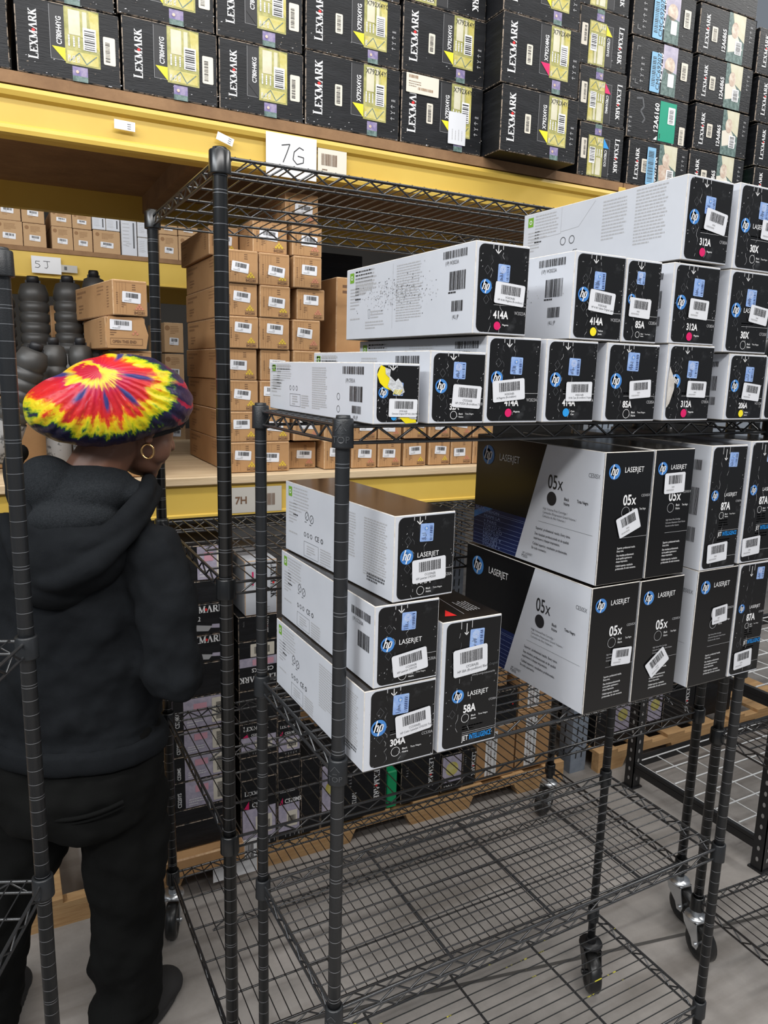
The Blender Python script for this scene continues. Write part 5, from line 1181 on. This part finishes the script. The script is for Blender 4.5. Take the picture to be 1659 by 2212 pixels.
for i, (a, b_, tx, lb) in enumerate([(.600, .700, '', 'plain black carton in the left floor stack beside the elbow'), (.702, .785, 'C500S', 'small black carton with printer picture, lower of two beside the elbow'), (.787, .878, 'C500H2', 'small black carton with printer picture, upper of two beside the elbow'), (.880, .946, '', 'black carton above the two printer-picture ones'), (.948, 1.05, '', 'black carton topmost under the second wire shelf at the left')]):
    prev = low_box(.455, .618, a, b_, ('n', 'u', 'u', 'n', 'p')[i], lb, tx, bot=prev+.001)
low_box(.636, .752, .119, .294, 'd', 'black carton with magenta triangle at the bottom of the second floor stack', 'C520', bot=.087)
p_ = zz(.294)
for i, (a, b_, k_, lb, tx) in enumerate([(.294, .371, 'n', 'black carton second up in the second floor stack', ''), (.371, .482, 'd', 'black carton third up in the second floor stack', 'C520'), (.482, .588, 'n', 'dark carton fourth up in the second floor stack', ''), (.588, .744, 'v', 'upside-down black carton with pink picture strip', 'C5226KS'), (.744, .822, 's', 'low black carton under the white one', ''), (.824, .99, 'w', 'white carton printed with black lettering behind the cart post', '')]):
    p_ = low_box(.634 if k_ != 'w' else .655, .754, a, b_, k_, lb, tx, bot=p_+.001, mt='hpwhite' if k_ == 'w' else 'lex', sd=i)
p_ = .086
for i, (b_, k_, lb) in enumerate([(.268, 'd', 'black carton with magenta triangle at the bottom of the third floor stack'), (.344, 'n', 'black carton second up in the third floor stack'), (.469, 'd', 'black carton third up in the third floor stack'), (.545, 'n', 'black carton topmost in the third floor stack')]):
    p_ = low_box(.756, .832, 0, b_, k_, lb, 'C520MS', bot=p_+.001, sd=i+7)
low_box(.836, .902, .101, .317, 'n', 'narrow plain black carton standing on the middle pallet', bot=.087)
low_box(.905, .985, .117, .289, 'c', 'narrow carton with a pale picture beside the narrow black one', '', bot=.087)
low_box(.987, 1.148, .070, .255, 's', 'black carton standing upright left of the green one', '10713', bot=.087)
e = empty('green_carton', (1.130, 1.978, .087), RA); mb = MB(); mb.box(0, .038, 0, .3, 0, .135, 'brightgreen'); mb.build('box_body', e, bevel=.004); tag(e, 'narrow bright green carton on the middle pallet under the cart shelf', 'box')
low_box(1.209, 1.367, .02, .225, 's', 'black carton standing upright right of the green one', '', bot=.087)
low_box(1.376, 1.464, .051, .20, 'c', 'pale picture carton on the middle pallet', '120A', bot=.087)
low_box(1.468, 1.522, .05, .20, 's', 'narrow black carton beside the brown ones on the middle pallet', '', bot=.087)
low_box(1.529, 1.700, .05, .262, 'k', 'brown carton with a tall code label, lower left of the brown ones', mt='kraft', bot=.087)
low_box(1.712, 1.890, .05, .300, 'k', 'brown carton with a tall code label beside the rack upright', mt='kraft', bot=.087)
low_box(1.560, 1.700, .262, .40, 'w', 'white and black carton on the brown carton of the middle pallet', mt='lex', bot=zz(.262)+.001)
low_box(1.712, 1.892, .30, .46, 'k', 'upper brown carton stacked beside the rack upright', mt='kraft', bot=zz(.30)+.001)
low_box(1.22, 1.46, .21, .34, 'n', 'black carton lying across the upright ones on the middle pallet', bot=zz(.225)+.001)
low_box(1.22, 1.64, .42, .66, 'n', 'brown carton seen between the near cartons and the wire shelf', mt='kraft', bot=zz(.40)+.001, y=2.02)
for i, (a, b_, h_, k_, tx, lb) in enumerate([(2.12, 2.215, .24, 's', '', 'black carton lettered downward just right of the grey upright'), (2.22, 2.31, .25, 'c', '', 'pale green picture carton on the right pallet'), (2.32, 2.40, .24, 's', '', 'black carton between picture cartons on the right pallet'), (2.41, 2.50, .26, 'c', '', 'yellow picture carton on the right pallet'),
      (2.51, 2.70, .25, 's', '', 'black carton at the right pallet behind the cart corner post'), (2.72, 2.95, .30, 's', '', 'wide black carton farther right on the right pallet')]):
    low_box(a, b_, 0, h_, k_, lb, tx, bot=.087, sd=i)
    low_box(a, b_-.004, 0, h_+.23, 's' if i % 2 else 'n', lb.replace('carton', 'carton stacked above the')[:0] or ('dark carton stacked on the ' + lb.split(' on the')[0].split(' just')[0].split(' at the')[0]), tx, bot=zz(h_)+.001, sd=i)
# white code sign hung on the left pallet
e = empty('paper_sign', (.525, 1.945, .035), RA); mb = MB(); mb.box(0, .135, 0, .0012, 0, .112, 'paper'); mb.build('sheet', e)
q = Print((0, -.0003, 0), (1, 0, 0), (0, 0, 1), (0, -1, 0)); q.text('7', .018, .055, .030, 'k', bold=.01); q.barcode(.055, .075, .07, .022, 'k'); q.barcode(.055, .045, .07, .020, 'k', seed=9); q.mb.build('print', e)
tag(e, 'white sign starting with 7 hanging on the front of the left pallet', 'sign')

# ---------------------------------------------------------------- the person
MT['hoodie'] = mat('black_fleece', (0.0075, 0.0086, 0.0102), 0.95, 0, 0.12, bump=0.5, bscale=900, col2=(0.0120, 0.0136, 0.0158), vscale=12)
MT['hoodin'] = mat('black_fleece_lining', (0.012, 0.014, 0.016), 1.0, 0, 0.1, bump=1.0, bscale=600, col2=(0.028, 0.031, 0.035), vscale=350)
MT['pants'] = mat('black_jersey', (0.0052, 0.0054, 0.0052), 0.95, 0, 0.12, bump=0.3, bscale=700)
MT['skin'] = mat('brown_skin', (0.175, 0.082, 0.052), 0.48, 0, 0.45, var=0.12, vscale=8)
MT['hair'] = mat('black_hair', (0.006, 0.005, 0.005), 0.6)
MT['gold'] = mat('gold', (0.85, 0.52, 0.22), 0.18, 1.0)
MT['shoe'] = mat('black_suede', (0.018, 0.017, 0.017), 0.9)
MT['bonnetband'] = mat('black_elastic', (0.008, 0.008, 0.009), 0.7)
def sphere_in(bm, c, r, rot=None, sub=3):
    ret = bmesh.ops.create_icosphere(bm, subdivisions=sub, radius=1.0)
    Mx = Matrix.Translation(Vector(c)) @ ((rot or Matrix.Identity(4))) @ Matrix.Diagonal((*r, 1.0))
    bmesh.ops.transform(bm, matrix=Mx, verts=ret['verts'])
def capsule(bm, p, q, r0, r1, n=9, flat=1.0):
    p = Vector(p); q = Vector(q)
    for i in range(n):
        t = i/(n-1); r = r0+(r1-r0)*t
        sphere_in(bm, p.lerp(q, t), (r, r*flat, r), sub=2)
def chain(bm, pts):
    for (a, ra), (b, rb) in zip(pts[:-1], pts[1:]):
        n = max(3, int((Vector(a)-Vector(b)).length/(min(ra, rb)*0.22))+1); capsule(bm, a, b, ra, rb, n)
def dense(rows, step=.018):
    out = []
    for a, b_ in zip(rows[:-1], rows[1:]):
        n = max(1, int(abs(a[0]-b_[0])/step))
        for i in range(n): out.append(tuple(p+(q_-p)*i/n for p, q_ in zip(a, b_)))
    return out+[rows[-1]]
def organic(bm, name, parent, mt, vox, smooth=6, folds=None):
    me = bpy.data.meshes.new(name); bm.to_mesh(me); bm.free(); me.materials.append(MT[mt])
    o = bpy.data.objects.new(name, me); C.objects.link(o); o.parent = parent
    for p in me.polygons: p.use_smooth = True
    r = o.modifiers.new('remesh', 'REMESH'); r.mode = 'VOXEL'; r.voxel_size = vox; r.use_smooth_shade = True
    s_ = o.modifiers.new('smooth', 'SMOOTH'); s_.iterations = smooth; s_.factor = 0.6
    if folds:
        for i, (st, sz, dr) in enumerate(folds):
            tx = bpy.data.textures.new('fold', 'CLOUDS'); tx.noise_scale = sz; tx.noise_depth = 1
            d = o.modifiers.new('fold', 'DISPLACE'); d.texture = tx; d.strength = st; d.mid_level = 0.5
            if dr:
                ref = bpy.data.objects.get('fold_space_'+dr)
                d.texture_coords = 'GLOBAL'
    return o
PX0, PY0 = 0.16, 1.62
per = empty('person', (PX0, PY0, 0)); 
tag(per, 'person in a tie-dye bonnet and black hoodie standing with head bowed, back turned', 'person')
# world -> local helper
def lw(x, y, z): return (x-PX0, y-PY0, z)
face = Vector((0.50, 0.86, 0)).normalized(); rh = Vector((0.86, -0.50, 0)).normalized()   # facing, person's right
def bd(c, s, f, z): # body coordinates: centre (x,y), sideways, forward, height
    v = Vector((c[0], c[1], 0))+rh*s+face*f; return (v.x-PX0, v.y-PY0, z)
cen = (0.150, 1.640)
HD = Vector((0.288, 1.640, 1.428))                     # head centre
fdir = Vector((0.87, 0.42, -0.30)).normalized(); rdir = Vector((0.50, -0.86, -0.04)); rdir = (rdir-fdir*rdir.dot(fdir)).normalized(); udir = rdir.cross(fdir); udir = udir if udir.z > 0 else -udir
def hd(r, f, u): 
    v = HD+rdir*r+fdir*f+udir*u; return (v.x-PX0, v.y-PY0, v.z)
hrot = Matrix((rdir, fdir, udir)).transposed().to_4x4()
# body: head, neck, torso core, arms and hands, one surface
bm = bmesh.new()
sphere_in(bm, hd(0, -.012, .030), (.074, .090, .080), hrot); sphere_in(bm, hd(0, .038, -.020), (.062, .060, .080), hrot); sphere_in(bm, hd(0, .045, -.075), (.045, .045, .035), hrot)
sphere_in(bm, hd(0, .072, -.098), (.022, .018, .018), hrot)                      # chin
sphere_in(bm, hd(.040, .050, -.045), (.026, .030, .034), hrot); sphere_in(bm, hd(-.040, .050, -.045), (.026, .030, .034), hrot)   # cheeks
capsule(bm, hd(0, .088, .008), hd(0, .112, -.030), .008, .013, 6); sphere_in(bm, hd(.012, .100, -.032), (.009, .010, .008)); sphere_in(bm, hd(-.012, .100, -.032), (.009, .010, .008))   # nose
sphere_in(bm, hd(0, .092, -.058), (.022, .012, .007), hrot); sphere_in(bm, hd(0, .090, -.069), (.020, .012, .007), hrot)   # lips
sphere_in(bm, hd(.0, .080, .030), (.050, .016, .014), hrot)                     # brow
for s_ in (1, -1): sphere_in(bm, hd(s_*.030, .078, .012), (.013, .010, .008), hrot)
nb = bd(cen, .01, -.015, 1.235)
chain(bm, [(hd(0, -.030, -.050), .056), (nb, .062)])
chain(bm, [(nb, .07), (bd(cen, 0, 0, 1.05), .10), (bd(cen, 0, 0, .80), .10)])
def hand(bm, wrist, dirv, palmn):
    d = Vector(dirv).normalized(); n = Vector(palmn).normalized(); s = d.cross(n).normalized(); w = Vector(wrist)
    M3 = Matrix((s, d, n)).transposed().to_4x4()
    sphere_in(bm, w+d*.045, (.038, .050, .015), M3)
    for i, (o, L_) in enumerate(((-.030, .060), (-.010, .074), (.010, .080), (.029, .072))):
        a = w+d*.085+s*o; b = a+d*L_*.5-n*.008; c = b+d*L_*.32-n*.026; capsule(bm, a, b, .0085, .008, 6); capsule(bm, b, c, .008, .0068, 5)
    a = w+d*.030-s*-.034; b = a+s*.026+d*.026-n*.012; c = b+d*.028-n*.012; capsule(bm, a, b, .0115, .0095, 5); capsule(bm, b, c, .0095, .008, 5)
RSH = (0.300-PX0, 1.520-PY0, 1.165); REL = (0.326-PX0, 1.455-PY0, .930); RWR = (0.290-PX0, 1.74-PY0, 1.00)
LSH = bd(cen, -.195, -.005, 1.165); LEL = (-.115-PX0, 1.800-PY0, .900); LWR = (0.05-PX0, 1.925-PY0, 1.02)
for sh_, el, wr in ((RSH, REL, RWR), (LSH, LEL, LWR)):
    chain(bm, [(sh_, .050), (el, .040)]); chain(bm, [(el, .040), (wr, .026)])
hand(bm, RWR, (-.25, .35, .15), (.2, 0, -1)); hand(bm, LWR, (.75, .1, .15), (.1, 0, -1))
body = organic(bm, 'body', per, 'skin', .0045, 4)
# ear and hoop
bm = bmesh.new(); ec = hd(.075, -.008, -.010)
sphere_in(bm, ec, (.010, .017, .027), hrot, 3); sphere_in(bm, hd(.080, -.008, -.036), (.007, .009, .010), hrot, 3)
organic(bm, 'ear', per, 'skin', .003, 2)
mb = MB(); hc = Vector(hd(.083, -.006, -.060)); n = 30
a1, a2 = Vector((0.86, -.45, 0)).normalized(), Vector((0, 0, 1))
mb.path([hc+a1*.0125*math.cos(2*PI*i/n)+a2*.0145*math.sin(2*PI*i/n) for i in range(n+1)], .0026, 'gold', 8)
mb.build('hoop_earring', per)
# hair edge under the bonnet
bm = bmesh.new(); sphere_in(bm, hd(0, -.020, .028), (.0775, .088, .078), hrot); sphere_in(bm, hd(.0, -.060, -.030), (.055, .045, .050), hrot); organic(bm, 'hair', per, 'hair', .005, 3)
# hoodie torso + sleeves
bm = bmesh.new()
for z, sw_, fw, f0, dx in dense(((1.19, .115, .075, -.01, .0), (1.13, .175, .105, .0, 0), (1.05, .190, .125, .0, 0), (.96, .185, .130, .005, 0), (.87, .185, .130, .005, 0), (.79, .188, .134, .0, 0), (.765, .192, .138, -.003, 0))):
    sphere_in(bm, bd(cen, dx, f0, z), (sw_, fw, .045 if z > .80 else .022), Matrix((rh, face, Vector((0, 0, 1)))).transposed().to_4x4())
chain(bm, [(bd(cen, .100, .0, 1.185), .050), (RSH, .062), (tuple((Vector(RSH)+Vector(REL))/2), .070), (REL, .066)]); chain(bm, [(REL, .066), (RWR, .042)])
chain(bm, [(bd(cen, -.120, .0, 1.185), .055), (LSH, .070), (tuple((Vector(LSH)+Vector(LEL))/2), .068), (LEL, .064)]); chain(bm, [(LEL, .064), (LWR, .042)])
hood = organic(bm, 'hoodie', per, 'hoodie', .007, 12, folds=((.034, .12, ''), (.016, .05, '')))
# waistband ribbing
bm = bmesh.new(); B4 = Matrix((rh, face, Vector((0, 0, 1)))).transposed().to_4x4()
for i in range(9): sphere_in(bm, bd(cen, 0, -.004, .722+.005*i), (.196+.004*math.sin(PI*i/8), .142+.004*math.sin(PI*i/8), .013), B4)
organic(bm, 'hoodie_hem', per, 'hoodie', .006, 3, folds=((.006, .06, ''),))
# hood: lining bowl and thick rolled edges drawn round the neck
def tubecurve(name, pts, mt, parent, closed=False):
    bm = bmesh.new(); P_ = [Vector(p[:3]) for p in pts]; R_ = [p[3] for p in pts]
    # catmull-rom
    out = []
    for i in range(len(P_)-1):
        p0 = P_[max(i-1, 0)]; p1 = P_[i]; p2 = P_[i+1]; p3 = P_[min(i+2, len(P_)-1)]
        for k in range(8):
            t = k/8; v = 0.5*((2*p1)+(p2-p0)*t+(2*p0-5*p1+4*p2-p3)*t*t+(-p0+3*p1-3*p2+p3)*t**3); out.append((v, R_[i]+(R_[i+1]-R_[i])*t))
    out.append((P_[-1], R_[-1]))
    for v, r in out: sphere_in(bm, v, (r, r, r), sub=2)
    return bm, out
def W3(x, y, z, r): return (x-PX0, y-PY0, z, r)
# roll of the hood opening: from the throat round the right side, down the back and up the left
roll = [W3(.318, 1.635, 1.300, .016), W3(.300, 1.560, 1.296, .019), (*lw(.262, 1.505, 1.262), .021), (*lw(.205, 1.478, 1.222), .022), (*lw(.140, 1.480, 1.205), .022), (*lw(.088, 1.520, 1.225), .022), (*lw(.060, 1.580, 1.285), .021), (*lw(.058, 1.640, 1.345), .020), (*lw(.075, 1.700, 1.360), .018)]
bm, _ = tubecurve('hood_roll', roll, 'hoodie', per)
roll2 = [(*lw(.325, 1.610, 1.278), .018), (*lw(.285, 1.530, 1.255), .022), (*lw(.225, 1.478, 1.205), .024), (*lw(.160, 1.462, 1.160), .024), (*lw(.100, 1.490, 1.140), .024), (*lw(.058, 1.550, 1.165), .022), (*lw(.040, 1.62, 1.23), .02)]
b2, out = tubecurve('x', roll2, 'hoodie', per); me_ = bpy.data.meshes.new('tmp'); b2.to_mesh(me_); b2.free(); bm.from_mesh(me_); bpy.data.meshes.remove(me_)
# hanging bag of the hood down the back
sphere_in(bm, lw(.150, 1.540, 1.175), (.110, .085, .085)); sphere_in(bm, lw(.120, 1.560, 1.120), (.085, .075, .060)); sphere_in(bm, lw(.215, 1.575, 1.215), (.095, .070, .055))
organic(bm, 'hood', per, 'hoodie', .0055, 3, folds=((.006, .05, ''),))
bm = bmesh.new()
sphere_in(bm, lw(.180, 1.590, 1.285), (.105, .085, .060), Matrix.Rotation(math.radians(-8), 4, 'Y')); sphere_in(bm, lw(.115, 1.600, 1.300), (.060, .075, .065)); sphere_in(bm, lw(.150, 1.535, 1.245), (.085, .050, .040)); sphere_in(bm, lw(.255, 1.580, 1.285), (.050, .055, .030))
organic(bm, 'hood_lining', per, 'hoodin', .005, 4, folds=((.005, .06, ''),))
# trousers
bm = bmesh.new()
B4 = Matrix((rh, face, Vector((0, 0, 1)))).transposed().to_4x4()
for z, sw_, fw, f0 in dense(((.76, .178, .125, 0), (.66, .190, .150, -.015), (.60, .188, .145, -.015)), .03): sphere_in(bm, bd(cen, 0, f0, z), (sw_, fw, .06), B4)
RH = bd(cen, .095, 0, .56); RK_ = (0.222-PX0, 1.575-PY0, .33); RF = (0.218-PX0, 1.560-PY0, .050)
LH = bd(cen, -.100, 0, .56); LK = (-.035-PX0, 1.70-PY0, .33); LF = (-.075-PX0, 1.70-PY0, .050)
for H_, K_, F_ in ((RH, RK_, RF), (LH, LK, LF)):
    mid = tuple((Vector(H_)+Vector(K_))/2)
    chain(bm, [(H_, .105), (mid, .098), (K_, .082), (tuple((Vector(K_)+Vector(F_))/2), .078), (F_, .060)])
    sphere_in(bm, (F_[0]-.01, F_[1]-.01, .10), (.075, .072, .040)); sphere_in(bm, (F_[0], F_[1], .045), (.070, .070, .035))
organic(bm, 'trousers', per, 'pants', .008, 12, folds=((.040, .13, ''), (.018, .055, '')))
# back pocket welt
mb = MB(); q0 = Vector(bd(cen, .035, -.158, .655)); 
mb.path([tuple(Vector(bd(cen, .015+.022*i, -.163+.0009*i*i, .640+.0015*i*i*.5))) for i in range(7)], .0045, 'pants', 8)
mb.path([tuple(Vector(bd(cen, .015+.022*i, -.160+.0009*i*i, .628+.0015*i*i*.5))) for i in range(7)], .0030, 'pants', 8)
mb.build('back_pocket', per)
# shoes
for (F_, dr, nm_) in ((RF, Vector((.72, .62, 0)).normalized(), 'r'), (LF, Vector((.45, .88, 0)).normalized(), 'l')):
    bm = bmesh.new(); f_ = Vector((F_[0], F_[1], 0)); sd_ = Vector((dr.y, -dr.x, 0)); M3 = Matrix((sd_, dr, Vector((0, 0, 1)))).transposed().to_4x4()
    sphere_in(bm, f_+dr*-.01+Vector((0, 0, .038)), (.042, .058, .036), M3); sphere_in(bm, f_+dr*.07+Vector((0, 0, .034)), (.046, .075, .032), M3); sphere_in(bm, f_+dr*.125+Vector((0, 0, .034)), (.048, .050, .033), M3)
    sphere_in(bm, f_+Vector((0, 0, .07)), (.038, .048, .035), M3); sphere_in(bm, f_+dr*.06+Vector((0, 0, .012)), (.049, .120, .012), M3)
    organic(bm, 'shoe', per, 'shoe', .005, 3)
# bonnet: outline in the plane across the view, given depth, with gathered edge
OUT = [(45, 888), (52, 860), (80, 832), (125, 812), (160, 790), (205, 772), (250, 765), (300, 769), (345, 781), (380, 805), (405, 840), (417, 868), (414, 893), (400, 912), (378, 923), (350, 930), (320, 938), (280, 950), (240, 957), (200, 962), (160, 960), (120, 950), (85, 936), (60, 918)]
fpx = 1601.2
def plane_pt(u, v, y):   # where the line of sight through that point of the outline meets the plane at depth y
    r = (rgt*math.cos(ROL)+dwn*math.sin(ROL))*((u-829.5)/fpx)+(-rgt*math.sin(ROL)+dwn*math.cos(ROL))*((v-1106)/fpx)+fwd
    t = y/r.y; return Vector((r.x*t, y, 1.546+r.z*t))
YB = 1.60
pts = [plane_pt(u, v, YB) for u, v in OUT]
bc = plane_pt(240, 868, YB)
angs = [(math.atan2(p.z-bc.z, p.x-bc.x), math.hypot(p.x-bc.x, p.z-bc.z)) for p in pts]
angs.sort()
def Rth(t):
    t = (t+PI) % (2*PI)-PI
    A_ = [(angs[-1][0]-2*PI, angs[-1][1])]+angs+[(angs[0][0]+2*PI, angs[0][1])]
    for (a0, r0), (a1, r1) in zip(A_[:-1], A_[1:]):
        if a0 <= t <= a1: k = (t-a0)/(a1-a0); return r0+(r1-r0)*k
    return .1
mb = MB(); NT, NP = 144, 40; vs = []; DY = .118
for j in range(NP+1):
    ph = -PI/2+PI*j/NP; cp, sp = math.cos(ph), math.sin(ph)
    for i in range(NT):
        th = 2*PI*i/NT; R_ = sum(Rth(th+d_) for d_ in (-.08, -.04, 0, .04, .08))/5
        R_ = .125+(R_-.125)*min(1, abs(cp)**.8*1.0); rr = abs(cp)**.70*R_
        # gathers that run to the low front edge and the nape
        gx = math.cos(th+0.25); gath = max(0, math.cos(th+.12))**3*.5+max(0, -math.sin(th))**2*.5
        ru = 1+(.016*gath*math.sin(th*34+3*math.sin(ph*3))+.008*math.sin(th*9+ph*4)+.006*math.sin(th*17-ph*5))*abs(cp)**2
        vs.append((bc.x+rr*ru*math.cos(th)-PX0, YB+DY*sp*(1-.18*math.cos(th)*abs(cp))-PY0, bc.z+rr*ru*math.sin(th)))
fs = [(j*NT+i, j*NT+(i+1) % NT, (j+1)*NT+(i+1) % NT, (j+1)*NT+i) for j in range(NP) for i in range(NT)]
def tie_dye():
    m, nt, b = nm('tie_dye_satin'); b.inputs['Roughness'].default_value = 0.42; b.inputs['Sheen Weight'].default_value = 0.0
    N = nt.nodes.new; tc = N('ShaderNodeTexCoord'); c0 = plane_pt(213, 800, YB-.10)
    sb = N('ShaderNodeVectorMath'); sb.operation = 'SUBTRACT'; sb.inputs[1].default_value = (c0.x-PX0, c0.y-PY0, c0.z); L(nt, tc.outputs['Object'], sb.inputs[0])
    # wobble
    nz = N('ShaderNodeTexNoise'); nz.inputs['Scale'].default_value = 26; nz.inputs['Detail'].default_value = 3; L(nt, tc.outputs['Object'], nz.inputs['Vector'])
    sp_ = N('ShaderNodeSeparateXYZ'); L(nt, sb.outputs[0], sp_.inputs[0])
    def ma(op, a, b_=None, c=None):
        n = N('ShaderNodeMath'); n.operation = op
        for i, v in enumerate((a, b_, c)):
            if v is None: continue
            if isinstance(v, (int, float)): n.inputs[i].default_value = v
            else: L(nt, v, n.inputs[i])
        return n.outputs[0]
    X = sp_.outputs[0]; Zc = ma('MULTIPLY', sp_.outputs[2], 1.12)
    Z2_ = ma('ADD', Zc, ma('MULTIPLY', X, .12))
    rad = ma('SQRT', ma('ADD', ma('MULTIPLY', X, ma('MULTIPLY', X, .72)), ma('MULTIPLY', Z2_, Z2_)))
    th = ma('ARCTAN2', Z2_, X)
    cv = N('ShaderNodeCombineXYZ'); L(nt, ma('MULTIPLY', th, 3.2), cv.inputs[0]); L(nt, ma('MULTIPLY', rad, 9), cv.inputs[1])
    rn = N('ShaderNodeTexNoise'); rn.inputs['Scale'].default_value = 2.4; rn.inputs['Detail'].default_value = 4; rn.inputs['Roughness'].default_value = .6; L(nt, cv.outputs[0], rn.inputs['Vector'])
    lob = ma('ADD', ma('MULTIPLY', ma('SUBTRACT', rn.outputs[0], .5), ma('ADD', .02, ma('MULTIPLY', rad, .85))), ma('MULTIPLY', ma('SINE', ma('ADD', th, 1.57)), .017))
    # upper side is foreshortened: rings closer together there
    up = ma('MAXIMUM', Zc, 0.0)
    v = ma('ADD', ma('ADD', rad, lob), ma('ADD', ma('MULTIPLY', ma('SUBTRACT', nz.outputs[0], .5), .060), ma('MULTIPLY', up, 1.6)))
    rp = N('ShaderNodeValToRGB'); cr = rp.color_ramp
    stops = [(0.0, (.42, .008, .03)), (.07, (.46, .006, .03)), (.10, (.72, .30, .01)), (.15, (.76, .58, .02)), (.19, (.70, .42, .05)), (.225, (.44, .012, .07)), (.28, (.50, .005, .03)), (.34, (.50, .008, .02)), (.49, (.58, .015, .012)), (.535, (.70, .13, .005)), (.575, (.76, .50, .005)), (.66, (.70, .62, .01)), (.705, (.30, .40, .01)), (.735, (.015, .10, .025)), (.76, (.012, .012, .050)), (1.0, (.012, .008, .030))]
    cr.elements[0].position = 0; cr.elements[0].color = (*stops[0][1], 1); cr.elements[1].position = 1; cr.elements[1].color = (*stops[-1][1], 1)
    for p_, c_ in stops[1:-1]: el = cr.elements.new(p_); el.color = (*c_, 1)
    L(nt, ma('MULTIPLY', v, 1/.190), rp.inputs[0])
    # navy teardrops between the inner rings, and violet streaks towards the front
    pet = ma('POWER', ma('MAXIMUM', ma('SINE', ma('ADD', ma('ADD', ma('MULTIPLY', th, 9), .9), ma('MULTIPLY', rn.outputs[0], 2.2))), 0.0), 5.0)
    bnd = ma('MULTIPLY', ma('SMOOTH_MAX', 0, ma('SUBTRACT', 1, ma('MULTIPLY', ma('ABSOLUTE', ma('SUBTRACT', rad, ma('ADD', .052, ma('MULTIPLY', nz.outputs[0], .020)))), 34)), .05), 2.2)
    side = ma('MULTIPLY', ma('MAXIMUM', ma('SUBTRACT', X, .135), 0.0), 26)
    str_ = ma('MAXIMUM', ma('SINE', ma('ADD', ma('MULTIPLY', th, 26), ma('MULTIPLY', nz.outputs[0], 6))), 0.0)
    side2 = ma('MINIMUM', ma('MULTIPLY', side, ma('ADD', .35, ma('MULTIPLY', str_, .9))), 1.0)
    fac = ma('MINIMUM', ma('ADD', ma('MULTIPLY', pet, bnd), 0.0), 1.0)
    mx = N('ShaderNodeMix'); mx.data_type = 'RGBA'; L(nt, fac, mx.inputs[0]); L(nt, rp.outputs[0], mx.inputs[6]); mx.inputs[7].default_value = (.035, .035, .17, 1)
    mx2 = N('ShaderNodeMix'); mx2.data_type = 'RGBA'; L(nt, side2, mx2.inputs[0]); L(nt, mx.outputs[2], mx2.inputs[6]); mx2.inputs[7].default_value = (.045, .012, .065, 1)
    # pale rays and crimson streaks where the cloth was folded
    ray_ = ma('MULTIPLY', ma('MAXIMUM', ma('SUBTRACT', rn.outputs[0], .60), 0.0), 5.0)
    rfac = ma('MINIMUM', ma('MULTIPLY', ray_, ma('MAXIMUM', ma('SUBTRACT', 1.0, ma('MULTIPLY', ma('ABSOLUTE', ma('SUBTRACT', rad, .055)), 26)), 0.0)), .7)
    mx3 = N('ShaderNodeMix'); mx3.data_type = 'RGBA'; L(nt, rfac, mx3.inputs[0]); L(nt, mx2.outputs[2], mx3.inputs[6]); mx3.inputs[7].default_value = (.62, .30, .48, 1)
    sfac = ma('MULTIPLY', ma('MINIMUM', side, 1.0), ma('GREATER_THAN', str_, .80))
    mx4 = N('ShaderNodeMix'); mx4.data_type = 'RGBA'; L(nt, sfac, mx4.inputs[0]); L(nt, mx3.outputs[2], mx4.inputs[6]); mx4.inputs[7].default_value = (.42, .006, .04, 1)
    L(nt, mx4.outputs[2], b.inputs['Base Color'])
    wv = ma('SINE', ma('ADD', ma('MULTIPLY', th, 36), ma('MULTIPLY', nz.outputs[0], 7)))
    bp = N('ShaderNodeBump'); bp.inputs['Strength'].default_value = .45; bp.inputs['Distance'].default_value = .003; L(nt, ma('MULTIPLY', wv, ma('MINIMUM', ma('MULTIPLY', rad, 9), 1.0)), bp.inputs['Height']); L(nt, bp.outputs[0], b.inputs['Normal'])
    return m
MT['tiedye'] = tie_dye()
mb.raw(vs, fs, 'tiedye', True); mb.build('bonnet', per)
mb = MB(); band = [plane_pt(u, v, YB-.045) for u, v in ((405, 905), (392, 922), (370, 930), (345, 937), (318, 944))]
mb.path([(p.x-PX0, p.y-PY0+.02, p.z) for p in band], .008, 'bonnetband', 8); mb.build('bonnet_band', per)

# ---------------------------------------------------------------- groups for repeated things
GR = {'toner_carton': 'toner cartons on the near cart', 'cartridge_carton': 'black cartons on the upper rack level', 'kraft_carton': 'brown cartons on the lower rack level', 'open_end_carton': 'open-end cartons on the lower rack level',
      'low_carton': 'cartons on the floor pallets', 'wire_cart': 'wire shelving carts', 'wooden_pallet': 'pallets under the rack', 'pallet_rack': 'yellow-beamed racks', 'black_toner_carton': 'cartons deep on the lower deck',
      'hang_tag': 'small white tags on the upper beam', 'green_carton': 'green cartons'}
for o in C.objects:
    if o.parent is None and 'label' in o:
        base = o.name.split('.')[0]
        if base in GR and (base != 'kraft_carton' or 'group' not in o): o['group'] = GR[base]
